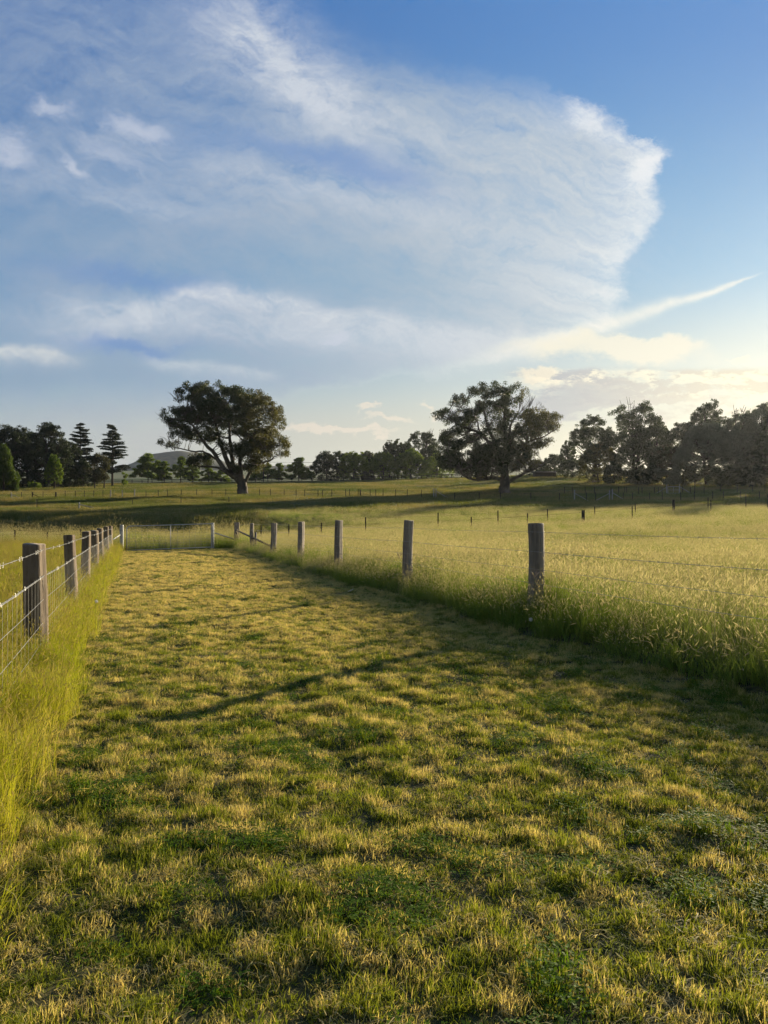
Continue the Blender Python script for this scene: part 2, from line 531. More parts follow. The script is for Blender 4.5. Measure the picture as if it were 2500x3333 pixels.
def leafy(name, cols, translucency=0.45, noise_scale=0.35, rnd=0.35, straw=None, straw_scale=1.1, straw_lo=0.5, straw_hi=0.62, rough=0.6, gloss=0.25, trans_tint=(1.25, 1.15, 0.55), tip=None, straw_far=None):
    """foliage: diffuse + translucent, colour varied by world-space patches, per-instance randomness and per-blade tint"""
    m, g_, out = mat(name)
    geo = g_.node('ShaderNodeNewGeometry')
    pos = geo.outputs['Position']
    oi = g_.node('ShaderNodeObjectInfo')
    at_ = g_.node('ShaderNodeAttribute', attribute_name='tint')
    t = S(g_, at_.outputs['Fac'])
    nz = g_.node('ShaderNodeTexNoise'); nz.inputs['Scale'].default_value = noise_scale; nz.inputs['Detail'].default_value = 3
    g_.link(pos, nz.inputs['Vector'])
    f = g_.ss(0.32, 0.68, S(g_, nz.outputs['Fac']))
    f = (f * (1 - rnd) + S(g_, oi.outputs['Random']) * rnd * 0.5 + t * rnd * 0.5).clamp()
    c = g_.mix(f, cols[0], cols[1])
    if straw is not None:
        nz2 = g_.node('ShaderNodeTexNoise'); nz2.inputs['Scale'].default_value = straw_scale; nz2.inputs['Detail'].default_value = 4
        g_.link(pos, nz2.inputs['Vector'])
        q = S(g_, nz2.outputs['Fac']) + (t - 0.5) * 0.28
        if straw_far:      # the straw share rises with distance
            sp_ = g_.node('ShaderNodeSeparateXYZ'); g_.link(pos, sp_.inputs[0])
            q = q + g_.ss(straw_far[0], straw_far[1], S(g_, sp_.outputs[1])) * straw_far[2]
        sf = g_.ss(straw_lo, straw_hi, q)
        c = g_.mix(sf, c, straw)
    if tip is not None:
        c = g_.mix(g_.ss(1.5, 2.5, t), c, tip)
    dif = g_.node('ShaderNodeBsdfPrincipled')
    dif.inputs['Roughness'].default_value = rough
    dif.inputs['Specular IOR Level'].default_value = gloss
    g_.link(c, dif.inputs['Base Color'])
    tr = g_.node('ShaderNodeBsdfTranslucent')
    g_.link(g_.mix(1.0, c, trans_tint, 'MULTIPLY'), tr.inputs['Color'])
    mx = g_.node('ShaderNodeMixShader'); mx.inputs[0].default_value = translucency
    g_.link(dif.outputs[0], mx.inputs[1]); g_.link(tr.outputs[0], mx.inputs[2])
    g_.link(mx.outputs[0], out.inputs['Surface'])
    return m


def rough_mat(name, c1, c2, scale=8.0, stretch=(1, 1, 1), rough=0.85, bump=0.4, spec=0.2, c3=None, metal=0.0, dist=0.01, local=True):
    m, g_, out = mat(name)
    tc_ = g_.node('ShaderNodeTexCoord')
    mp = g_.node('ShaderNodeMapping'); mp.inputs['Scale'].default_value = stretch
    g_.link(tc_.outputs['Object' if local else 'Generated'], mp.inputs['Vector'])
    oi = g_.node('ShaderNodeObjectInfo')
    nz = g_.node('ShaderNodeTexNoise', noise_dimensions='4D'); nz.inputs['Scale'].default_value = scale; nz.inputs['Detail'].default_value = 6
    nz.inputs['Roughness'].default_value = 0.65
    g_.link(mp.outputs[0], nz.inputs['Vector'])
    g_.link((S(g_, oi.outputs['Random']) * 20).s, nz.inputs['W'])
    f = g_.ss(0.3, 0.7, S(g_, nz.outputs['Fac']))
    c = g_.mix(f, c1, c2)
    if c3 is not None:
        n3 = g_.node('ShaderNodeTexNoise'); n3.inputs['Scale'].default_value = scale * 0.35; n3.inputs['Detail'].default_value = 3
        g_.link(tc_.outputs['Object'], n3.inputs['Vector'])
        c = g_.mix(g_.ss(0.5, 0.7, S(g_, n3.outputs['Fac'])), c, c3)
    p = g_.node('ShaderNodeBsdfPrincipled')
    g_.link(c, p.inputs['Base Color'])
    p.inputs['Roughness'].default_value = rough
    p.inputs['Specular IOR Level'].default_value = spec
    p.inputs['Metallic'].default_value = metal
    b = g_.node('ShaderNodeBump'); b.inputs['Strength'].default_value = bump; b.inputs['Distance'].default_value = dist
    g_.link(nz.outputs['Fac'], b.inputs['Height']); g_.link(b.outputs[0], p.inputs['Normal'])
    g_.link(p.outputs[0], out.inputs['Surface'])
    return m

M = {}
M['mown'] = leafy('mown_blades', ((0.150, 0.195, 0.018), (0.280, 0.305, 0.035)), 0.50, 3.5, 0.65, straw=(0.66, 0.54, 0.24), straw_scale=7.0, straw_lo=0.465, straw_hi=0.60, gloss=0.15, straw_far=(3.5, 17.0, 0.19), trans_tint=(1.15, 1.08, 0.6))
M['clover'] = leafy('clover_leaves', ((0.085, 0.17, 0.014), (0.15, 0.24, 0.020)), 0.5, 1.5, 0.6, gloss=0.08)
M['meadow'] = leafy('meadow_blades', ((0.15, 0.22, 0.030), (0.30, 0.33, 0.065)), 0.55, 0.22, 0.4, straw=(0.36, 0.33, 0.16), straw_scale=0.35, straw_lo=0.50, straw_hi=0.70, straw_far=(2.0, 40.0, 0.11), trans_tint=(1.1, 1.12, 0.75), tip=(0.52, 0.43, 0.27))
M['verge'] = leafy('verge_blades', ((0.22, 0.27, 0.018), (0.38, 0.37, 0.030)), 0.55, 0.8, 0.6, trans_tint=(1.15, 1.1, 0.62), straw=(0.46, 0.38, 0.11), straw_scale=1.6, straw_lo=0.50, straw_hi=0.75, tip=(0.36, 0.30, 0.12))
M['pasture'] = leafy('pasture_blades', ((0.078, 0.116, 0.024), (0.160, 0.178, 0.042)), 0.42, 0.06, 0.5, straw=(0.28, 0.235, 0.105), straw_scale=0.10, straw_lo=0.46, straw_hi=0.64)
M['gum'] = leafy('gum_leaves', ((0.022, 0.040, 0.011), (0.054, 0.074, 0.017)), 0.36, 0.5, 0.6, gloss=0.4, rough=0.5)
M['gum_gold_lit'] = leafy('golden_painted_sun_leaves', ((0.048, 0.056, 0.012), (0.120, 0.112, 0.022)), 0.44, 0.5, 0.6, gloss=0.4, rough=0.5)  # lighter golden gum leaves; on the big crowns they paint in sunlight
M['silver'] = leafy('silver_gum_leaves', ((0.070, 0.098, 0.066), (0.125, 0.155, 0.110)), 0.38, 0.5, 0.6, gloss=0.4, rough=0.5)
M['dark'] = leafy('dark_leaves', ((0.014, 0.028, 0.010), (0.032, 0.050, 0.014)), 0.25, 0.3, 0.6)
M['green'] = leafy('bright_leaves', ((0.075, 0.130, 0.013), (0.16, 0.225, 0.022)), 0.5, 0.3, 0.6)
M['needle'] = leafy('cedar_needles', ((0.014, 0.028, 0.014), (0.028, 0.048, 0.020)), 0.15, 0.3, 0.6)
M['cypress'] = leafy('cypress_leaves', ((0.045, 0.085, 0.012), (0.09, 0.135, 0.018)), 0.4, 0.5, 0.6)
M['brown'] = leafy('thin_brown_leaves', ((0.070, 0.060, 0.024), (0.055, 0.068, 0.026)), 0.3, 0.5, 0.6)
M['bark'] = rough_mat('gum_bark', (0.055, 0.045, 0.036), (0.16, 0.13, 0.105), 1.6, (1, 1, 0.25), bump=0.8, dist=0.15, c3=(0.22, 0.19, 0.16))
M['bark_dark'] = rough_mat('dark_bark', (0.03, 0.025, 0.02), (0.075, 0.06, 0.05), 2.0, (1, 1, 0.3), bump=0.6, dist=0.08)
M['deadwood'] = rough_mat('dead_branches', (0.16, 0.145, 0.13), (0.28, 0.26, 0.24), 3.0)
M['post'] = rough_mat('weathered_timber', (0.085, 0.064, 0.045), (0.32, 0.245, 0.17), 16.0, (1, 1, 0.05), bump=1.0, dist=0.012, c3=(0.23, 0.18, 0.13))
M['post_grey'] = rough_mat('grey_split_timber', (0.13, 0.108, 0.085), (0.44, 0.37, 0.29), 18.0, (1, 1, 0.05), bump=1.0, dist=0.014, c3=(0.27, 0.23, 0.185))
M['endgrain'] = rough_mat('sawn_end', (0.30, 0.24, 0.17), (0.48, 0.40, 0.29), 26.0, bump=0.5)
M['rail'] = rough_mat('dark_rail', (0.018, 0.016, 0.014), (0.04, 0.035, 0.03), 4.0)
M['steel'] = rough_mat('dark_star_picket', (0.014, 0.013, 0.012), (0.04, 0.03, 0.022), 10.0, rough=0.6)
M['zinc'] = rough_mat('galvanised_wire', (0.30, 0.295, 0.28), (0.46, 0.45, 0.42), 20.0, rough=0.42, metal=0.55, spec=0.5, bump=0.1)
M['white_paint'] = rough_mat('white_painted_steel', (0.42, 0.41, 0.38), (0.60, 0.59, 0.55), 9.0, rough=0.5, spec=0.4, bump=0.15)
M['white_wood'] = rough_mat('pale_timber', (0.28, 0.26, 0.22), (0.46, 0.43, 0.37), 9.0, (1, 1, 0.1), bump=0.4)
M['shed'] = rough_mat('shed_wall', (0.05, 0.045, 0.04), (0.08, 0.07, 0.06), 2.0)
M['tin'] = rough_mat('shed_roof', (0.14, 0.135, 0.125), (0.22, 0.21, 0.2), 2.0, rough=0.6)
M['rock'] = rough_mat('creek_rock', (0.16, 0.16, 0.17), (0.36, 0.36, 0.37), 3.0, bump=0.7, dist=0.05)
M['twine'] = rough_mat('seed_head', (0.42, 0.31, 0.20), (0.60, 0.46, 0.32), 30.0)
M['flower'] = rough_mat('pale_petal', (0.70, 0.68, 0.60), (0.85, 0.83, 0.76), 30.0)


def ground_material():
    m, g_, out = mat('paddock_soil_and_thatch')
    geo = g_.node('ShaderNodeNewGeometry')
    pos = geo.outputs['Position']
    sp = g_.node('ShaderNodeSeparateXYZ'); g_.link(pos, sp.inputs[0])
    def nz(scale, detail=5, rough=0.6):
        n = g_.node('ShaderNodeTexNoise'); n.inputs['Scale'].default_value = scale; n.inputs['Detail'].default_value = detail
        n.inputs['Roughness'].default_value = rough
        g_.link(pos, n.inputs['Vector']); return S(g_, n.outputs['Fac'])
    y = S(g_, sp.outputs[1])
    fine = nz(14.0); med = nz(2.0); big = nz(0.11); big2 = nz(0.035)
    near = g_.mix(g_.ss(0.35, 0.65, fine), (0.030, 0.034, 0.010), (0.10, 0.088, 0.034))
    near = g_.mix(g_.ss(0.52, 0.66, med), near, (0.15, 0.115, 0.05))
    far_ = g_.mix(g_.ss(0.35, 0.65, big), (0.062, 0.086, 0.022), (0.145, 0.145, 0.048))
    far_ = g_.mix(g_.ss(0.50, 0.64, big2) * 0.7, far_, (0.20, 0.17, 0.08))
    far_ = g_.mix(g_.ss(0.4, 0.75, med) * 0.5, far_, (0.10, 0.12, 0.03))
    hill = g_.mix(g_.ss(0.4, 0.6, nz(0.012)), (0.10, 0.13, 0.05), (0.20, 0.20, 0.10))
    c = g_.mix(g_.ss(30.0, 52.0, y), near, far_)
    c = g_.mix(g_.ss(260.0, 420.0, y), c, hill)
    p = g_.node('ShaderNodeBsdfPrincipled'); p.inputs['Roughness'].default_value = 0.95
    p.inputs['Specular IOR Level'].default_value = 0.1
    g_.link(c, p.inputs['Base Color'])
    b = g_.node('ShaderNodeBump'); b.inputs['Strength'].default_value = 0.7; b.inputs['Distance'].default_value = 0.05
    g_.link((fine * 0.4 + med).s, b.inputs['Height']); g_.link(b.outputs[0], p.inputs['Normal'])
    g_.link(p.outputs[0], out.inputs['Surface'])
    return m

M['ground'] = ground_material()

# ------------------------------------------------------------------ the ground: one sheet out to the horizon
def _axis(lo, hi, step, grow, far_lo, far_hi):
    a = list(np.arange(lo, hi + 1e-6, step))
    s = step; v = a[-1]
    while v < far_hi:
        s = min(s * grow, 160); v += s; a.append(v)
    s = step; v = lo; b = []
    while v > far_lo:
        s = min(s * grow, 160); v -= s; b.append(v)
    return np.array(b[::-1] + a)

gx = _axis(-14, 9, 0.10, 1.035, -2600, 2600)
gy = _axis(1.0, 40, 0.10, 1.022, -300, 3500)
GX, GY = np.meshgrid(gx, gy)
GZ = ground_z(GX.ravel(), GY.ravel())
nx_, ny_ = len(gx), len(gy)
idx = np.arange(nx_ * ny_).reshape(ny_, nx_)
quads = np.stack([idx[:-1, :-1], idx[:-1, 1:], idx[1:, 1:], idx[1:, :-1]], -1).reshape(-1, 4)
ground = new_mesh('ground', np.stack([GX.ravel(), GY.ravel(), GZ], 1), quads, M['ground'], smooth=True)
tag(ground, kind='structure')

# far hills
def hill_material():
    m, g_, out = mat('wooded_hill')
    geo = g_.node('ShaderNodeNewGeometry')
    v = g_.node('ShaderNodeTexVoronoi'); v.inputs['Scale'].default_value = 0.09
    g_.link(geo.outputs['Position'], v.inputs['Vector'])
    n = g_.node('ShaderNodeTexNoise'); n.inputs['Scale'].default_value = 0.018; n.inputs['Detail'].default_value = 5
    g_.link(geo.outputs['Position'], n.inputs['Vector'])
    c = g_.mix(g_.ss(0.15, 0.6, S(g_, v.outputs['Distance'])), (0.018, 0.028, 0.018), (0.050, 0.060, 0.034))
    c = g_.mix(g_.ss(0.56, 0.66, S(g_, n.outputs['Fac'])), c, (0.16, 0.17, 0.08))
    p = g_.node('ShaderNodeBsdfPrincipled'); p.inputs['Roughness'].default_value = 1.0
    g_.link(c, p.inputs['Base Color']); g_.link(p.outputs[0], out.inputs['Surface'])
    return m
M['hill'] = hill_material()
hx = np.arange(-1500, 1500, 12.0); hy = np.arange(1150, 2100, 20.0)
HX, HY = np.meshgrid(hx, hy)
ridge = np.interp(hx / 1450 * F + 1250, [-1000, 150, 300, 430, 475, 520, 580, 640, 690, 745, 800, 900, 1000, 1150, 1500, 2500, 3600],
                  [1532, 1532, 1528, 1522, 1502, 1480, 1472, 1474, 1484, 1506, 1518, 1520, 1518, 1528, 1535, 1530, 1530])
hz_top = CAMZ - (ridge - 1668) / F * 1450
prof = np.exp(-((hy - 1450) / 210.0) ** 2)
HZ = 30 + (hz_top[None, :] - 30) * prof[:, None] + 4 * vnoise(HX, HY, 60, 21) + 3.0 * vnoise(HX, HY, 17, 22) * (prof[:, None] > 0.3)
hidx = np.arange(HX.size).reshape(HX.shape)
hq = np.stack([hidx[:-1, :-1], hidx[:-1, 1:], hidx[1:, 1:], hidx[1:, :-1]], -1).reshape(-1, 4)
tag(new_mesh('hills', np.stack([HX.ravel(), HY.ravel(), HZ.ravel()], 1), hq, M['hill'], smooth=False), kind='structure')
# ------------------------------------------------------------------ trees
def bez(p0, p1, sag, n=6):
    p0 = np.asarray(p0, float); p1 = np.asarray(p1, float)
    mid = (p0 + p1) / 2 + np.asarray(sag, float)
    t = np.linspace(0, 1, n)[:, None]
    return (1 - t) ** 2 * p0 + 2 * t * (1 - t) * mid + t ** 2 * p1


def leaves(centres, radii, counts, size, rng, droop=0.5, top=0.35, inner=0.45):
    """thousands of leaf-sized rhombs on and inside flattened puffs; returns verts, quads, tint"""
    C_ = np.repeat(centres, counts, axis=0); R_ = np.repeat(radii, counts, axis=0)
    n = len(C_)
    d_ = rng.normal(size=(n, 3)); d_ /= np.linalg.norm(d_, axis=1)[:, None]
    d_[:, 2] += top * rng.random(n); d_ /= np.linalg.norm(d_, axis=1)[:, None]
    r = inner + (1 - inner) * rng.random(n) ** 0.5
    r *= 1 + np.where(rng.random(n) < 0.25, 0.30, 0.10) * rng.normal(size=n)
    P = C_ + d_ * r[:, None] * R_
    a = rng.normal(size=(n, 3)); a[:, 2] -= droop * 1.5
    a /= np.linalg.norm(a, axis=1)[:, None]
    b = np.cross(a, rng.normal(size=(n, 3))); b /= np.linalg.norm(b, axis=1)[:, None] + 1e-9
    s = size * (0.6 + 0.8 * rng.random(n))[:, None]
    a *= s; b *= s * 0.42
    V_ = np.stack([P - a, P - b, P + a, P + b], 1).reshape(-1, 3)
    Q = np.arange(4 * n).reshape(n, 4)
    return V_, Q, np.repeat(rng.random(n), 4)


def puffs(lobes, rng, sub=1.0, flat=0.55, jitter=0.75):
    """split every lobe (centre, radii) into small overlapping puffs on its outside"""
    cs, rs, owner = [], [], []
    for i, (c, r) in enumerate(lobes):
        r = np.array(r)
        vol = (r[0] * r[2]) / (sub * sub)
        n = int(max(5, 7.0 * vol))
        dd = rng.normal(size=(n, 3)); dd /= np.linalg.norm(dd, axis=1)[:, None]
        q = (0.25 + 0.75 * rng.random(n) ** 0.5)[:, None] * jitter
        cs.append(np.array(c) + dd * q * r)
        s = sub * (0.55 + 0.6 * rng.random(n))
        rs.append(np.stack([s, s, s * flat], 1))
        owner += [i] * n
    return np.concatenate(cs), np.concatenate(rs), np.array(owner)


def crown_mesh(name, lobes, mat_, rng, sub, leaf, density, parent, base, flat=0.55, droop=0.5, jitter=0.75):
    cs, rs, ow = puffs(lobes, rng, sub, flat, jitter)
    cnt = np.maximum(12, (4.6 * density * rs[:, 0] * rs[:, 0] / (leaf * leaf)).astype(int))
    V_, Q, T = leaves(cs - np.array(base), rs, cnt, leaf, rng, droop)
    o = new_mesh(name, V_, Q, mat_, parent=parent, tint=T)
    return o, cs


def hero(name, px0, row0, Y, label, limbs, lobes_px, trunk_r, depth, mats, seed, fat=1.0, leaf=0.17, sub=1.0, dens=1.0, dead=(), flat=0.6, fill=600, gaps=-0.35):
    rng = np.random.default_rng(seed)
    x0, y0, z0 = at(px0, Y)
    root = empty(name, (x0, y0, z0), label, 'tree')
    k = Y / F
    def P(px, row, dep=0.0):
        return np.array([(px - px0) * k, dep, (row0 - row) * k])
    mb = MB()
    ends = []
    for pts, r0, r1, dep in limbs:
        n = len(pts)
        pp = np.array([P(a, b, dep * (i / (n - 1)) ** 1.2) for i, (a, b) in enumerate(pts)])
        t = np.linspace(0, n - 1, n * 3)
        ii = np.arange(n)
        pp = np.stack([np.interp(t, ii, pp[:, j]) for j in range(3)], 1)
        pp[1:-1] = (pp[:-2] + pp[1:-1] * 2 + pp[2:]) / 4
        pp[2:-1] += rng.normal(size=pp[2:-1].shape) * 0.06
        rr = np.linspace(0, 1, len(pp)); rr = r0 * (1 - rr) ** 0.8 + r1
        mb.tube(pp, rr, 9, jitter=0.04, rng=rng)
        for q, (a, b) in enumerate(zip(pp, rr)):
            if q > 1: ends.append((a, b))
    # flared base
    fl = [P(px0, row0 + 3), P(px0, row0 - 2), P(px0, row0 - 8), P(px0, row0 - 20)]
    mb.tube(fl, [trunk_r * 1.35, trunk_r * 1.18, trunk_r * 1.03, trunk_r * 0.97], 14, jitter=0.05, rng=rng)
    E = np.array([e_[0] for e_ in ends]); ER = np.array([e_[1] for e_ in ends])
    lobes = []
    for (a, b, rx, ry) in lobes_px:
        # depth of a lobe: inside the crown's round plan
        dd = rng.uniform(-1, 1) * depth * 0.75
        c = P(a, b, dd)
        lobes.append((c, (rx * k * fat, min(rx * k * 1.15, depth * 0.5), ry * k * fat * 1.05)))
    # extra lobes in front and behind so the crown is round in plan
    for (a, b, rx, ry) in lobes_px:
        if rx > 20 and rng.random() < 0.8:
            c = P(a + rng.uniform(-10, 10), b + rng.uniform(-6, 6), rng.uniform(-1, 1) * depth)
            lobes.append((c, (rx * k * 0.75, rx * k * 0.8, ry * k * 0.75)))
    # smaller puffs bridging neighbouring ones keep the crown continuous
    LC = np.array([c for c, _ in lobes]); extra = []
    for i in range(len(lobes)):
        dd2 = np.linalg.norm((LC - LC[i]) * (1, 0.5, 1), axis=1)
        for j in np.argsort(dd2)[1:3]:
            r_ = (np.array(lobes[i][1]) + np.array(lobes[j][1])) * 0.5 * 0.62
            extra.append(((LC[i] + LC[j]) / 2 + rng.normal(size=3) * 0.35, tuple(r_)))
    main = list(lobes)
    lobes = lobes + extra
    for c, r in main:
        d2 = np.linalg.norm(E - c, axis=1) + 0.6 * np.maximum(0, E[:, 2] - c[2])
        j = int(np.argmin(d2)); a = E[j]
        L = np.linalg.norm(c - a)
        if L > 0.3:
            path = bez(a, c + np.array([0, 0, r[2] * 0.2]), rng.normal(size=3) * 0.10 * L - np.array([0, 0, 0.10 * L]))
            r0 = min(ER[j] * 0.7, 0.05 + 0.028 * L)
            mb.tube(path, np.linspace(r0, 0.035, len(path)), 5, cap=False)
            for _ in range(4):
                e2 = c + rng.normal(size=3) * np.array(r) * 0.55
                mb.tube(bez(path[3], e2, rng.normal(size=3) * 0.15 * L * 0.4, 4), [r0 * 0.5, 0.04, 0.03, 0.02], 4, cap=False)
    # foliage: many small puffs filling the traced outline, with sky gaps where the noise says so
    L_ = np.array(lobes_px)
    n = int(fill)
    pick = rng.choice(len(L_), n * 3, p=(L_[:, 2] * L_[:, 3]) / (L_[:, 2] * L_[:, 3]).sum())
    a_ = rng.uniform(0, 6.283, n * 3); q_ = rng.random(n * 3) ** 0.5 * 0.97
    ppx = L_[pick, 0] + np.cos(a_) * q_ * L_[pick, 2] * fat
    prw = L_[pick, 1] + np.sin(a_) * q_ * L_[pick, 3] * fat
    cx_, cy_ = L_[:, 0].mean(), L_[:, 1].mean()
    ex = np.abs(ppx - cx_) / (np.abs(L_[:, 0] - cx_).max() + 30); ey = np.abs(prw - cy_) / (np.abs(L_[:, 1] - cy_).max() + 20)
    dmax = depth * np.sqrt(np.clip(1 - ex ** 2 * 0.9 - ey ** 2 * 0.6, 0.06, 1))
    dep_ = rng.uniform(-1, 1, n * 3) * dmax
    gap = vnoise(ppx + seed * 31, prw + dep_ * 2, 9.0, 71) + 0.5 * vnoise(ppx, prw + seed * 7, 4.0, 72)
    kp = np.where(gap > gaps)[0][:n]
    cs = np.stack([(ppx[kp] - px0) * k, dep_[kp], (row0 - prw[kp]) * k], 1)
    s_ = sub * rng.uniform(0.55, 1.25, len(kp))
    rs = np.stack([s_, s_, s_ * flat], 1)
    for c in cs[::3]:
        j = int(np.argmin(np.linalg.norm(E - c, axis=1) + 0.6 * np.maximum(0, E[:, 2] - c[2])))
        L = np.linalg.norm(c - E[j])
        if 0.5 < L < 7:
            mb.tube(bez(E[j], c, rng.normal(size=3) * 0.12 * L, 5), np.linspace(min(ER[j] * .5, .02 + .014 * L), 0.018, 5), 4, cap=False)
    mb.build('trunk', M['bark'], root, smooth=True)
    cnt = np.maximum(10, (4.6 * dens * s_ * s_ / (leaf * leaf)).astype(int))
    side = cs[:, 0] > mats[2] + 1.2 * rng.normal(size=len(cs))  # right side gets lighter leaves, sunlight put into the colour
    for sel, mt, lb in ((~side, mats[0], None), (side, mats[1], 'crown side with sunlight painted into its leaf colour')):
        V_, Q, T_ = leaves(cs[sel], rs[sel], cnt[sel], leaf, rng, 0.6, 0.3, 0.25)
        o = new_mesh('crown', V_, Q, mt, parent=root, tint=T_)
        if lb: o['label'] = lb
    if dead:
        db_ = MB()
        for pts in dead:
            pp = np.array([P(a, b, 0.5) for a, b in pts])
            db_.tube(pp, np.linspace(0.09, 0.02, len(pp)), 5)
            for i in range(1, len(pp)):
                for _ in range(5):
                    e_ = pp[i] + np.array([rng.uniform(-0.4, 1.3), rng.uniform(-.8, .8), rng.uniform(0.5, 1.9)])
                    q = bez(pp[i] * 0.7 + pp[i - 1] * 0.3, e_, rng.normal(size=3) * 0.15, 4)
                    db_.tube(q, [0.045, 0.035, 0.028, 0.02], 4, cap=False)
                    for _ in range(2):
                        db_.tube(bez(q[2], q[2] + np.array([rng.uniform(-.5, .7), rng.uniform(-.4, .4), rng.uniform(.2, .9)]), (0, 0, 0), 3), [0.022, 0.02, 0.014], 3, cap=False)
        db_.build('dead_branch', M['deadwood'], root)
    return root

# --- the big gum left of centre
z2 = lambda L: [(400 + a * .3496, 1220 + b * .3497) for a, b in L]
limbs1 = [
    (z2([(1115, 1120), (1112, 1040), (1100, 960), (1085, 930)]), 0.38, 0.55, 0),
    (z2([(1090, 1010), (980, 850), (900, 640), (860, 450), (800, 300)]), 0.42, 0.06, 1.0),
    (z2([(1050, 960), (960, 900), (880, 760), (780, 640), (690, 500), (620, 400)]), 0.40, 0.06, -3.0),
    (z2([(1040, 960), (1000, 940), (930, 880), (830, 860), (750, 870), (700, 840)]), 0.22, 0.05, -3.5),
    (z2([(870, 790), (760, 715), (650, 720), (540, 690), (450, 680)]), 0.13, 0.04, -1.5),
    (z2([(1080, 960), (1010, 820), (985, 640), (965, 440), (940, 250)]), 0.36, 0.06, 3.0),
    (z2([(1100, 960), (1085, 780), (1100, 690), (1180, 620), (1260, 460), (1210, 300)]), 0.30, 0.06, 1.5),
    (z2([(1140, 1000), (1190, 900), (1290, 835), (1390, 800), (1470, 750)]), 0.24, 0.04, -2.0),
    (z2([(1110, 690), (1240, 640), (1350, 560), (1450, 470)]), 0.16, 0.04, -3.0),
    (z2([(1085, 790), (1150, 700), (1170, 600), (1130, 480)]), 0.18, 0.05, 4.0),
    (z2([(860, 450), (760, 420), (560, 420), (430, 410)]), 0.13, 0.04, -1.0),
]
lob1 = [(700, 150, 95, 62), (820, 140, 75, 48), (960, 140, 80, 52), (1060, 180, 65, 52), (1150, 200, 70, 52), (1270, 230, 80, 50), (600, 230, 66, 60), (800, 250, 140, 85),
        (1000, 280, 140, 95), (1230, 320, 100, 75), (1380, 290, 66, 50), (1425, 340, 38, 48), (430, 400, 66, 44), (560, 380, 85, 60), (650, 400, 110, 80), (780, 430, 110, 80),
        (500, 520, 72, 55), (620, 540, 90, 60), (900, 400, 90, 80), (1150, 400, 110, 80), (1300, 480, 130, 75), (1450, 435, 66, 42), (1480, 625, 55, 42), (1400, 560, 70, 60),
        (1100, 520, 100, 65), (1250, 560, 110, 70), (700, 590, 90, 40), (510, 610, 66, 34), (405, 645, 40, 28), (1020, 690, 75, 50), (1180, 720, 110, 70), (1320, 680, 80, 70),
        (1100, 780, 100, 60), (1280, 780, 80, 50), (1490, 730, 62, 32), (1160, 860, 120, 42), (740, 790, 90, 50), (1380, 640, 60, 50), (850, 560, 80, 50), (680, 830, 46, 40),
        (1210, 640, 60, 45), (470, 450, 60, 40), (1010, 400, 90, 60), (720, 300, 90, 60), (1120, 300, 100, 60), (880, 330, 110, 70), (1240, 840, 70, 36)]
lob1 = [(400 + a * .3496, 1220 + b * .3497, c * .3496, d_ * .3497) for a, b, c, d_ in lob1]
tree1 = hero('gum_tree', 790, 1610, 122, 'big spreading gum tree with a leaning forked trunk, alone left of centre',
             limbs1, lob1, 0.72, 6.5, (M['gum'], M['gum_gold_lit'], 1.8), 5, 1.0, leaf=0.115, sub=0.72, dens=0.85, flat=0.8, fill=1200, gaps=-0.20)

# --- the wide old tree right of centre
z4 = lambda L: [(1380 + a * .2893, 1220 + b * .2893) for a, b in L]
limbs2 = [
    (z4([(905, 1330), (905, 1250), (912, 1170), (905, 1080), (900, 950)]), 0.62, 0.42, 0),
    (z4([(880, 1180), (800, 1150), (720, 1160), (620, 1182), (540, 1185), (420, 1150), (370, 1070)]), 0.30, 0.06, -4.0),
    (z4([(950, 1200), (1080, 1130), (1180, 1080), (1300, 1020)]), 0.28, 0.05, -3.0),
    (z4([(905, 1100), (870, 900), (810, 760), (740, 640), (700, 450), (690, 300)]), 0.40, 0.05, 1.5),
    (z4([(905, 1000), (920, 720), (900, 520), (915, 350), (830, 180)]), 0.38, 0.05, -1.0),
    (z4([(880, 950), (800, 830), (700, 720), (560, 640), (430, 590), (300, 530), (200, 480)]), 0.30, 0.05, -3.0),
    (z4([(920, 950), (990, 720), (1080, 600), (1230, 490)]), 0.30, 0.05, 3.0),
    (z4([(930, 930), (1030, 820), (1150, 760), (1300, 720), (1450, 620)]), 0.24, 0.04, -3.5),
    (z4([(720, 740), (620, 620), (600, 500), (560, 380)]), 0.16, 0.04, 2.0),
    (z4([(960, 800), (960, 620), (1000, 520), (1050, 440)]), 0.22, 0.06, 1.0),
]
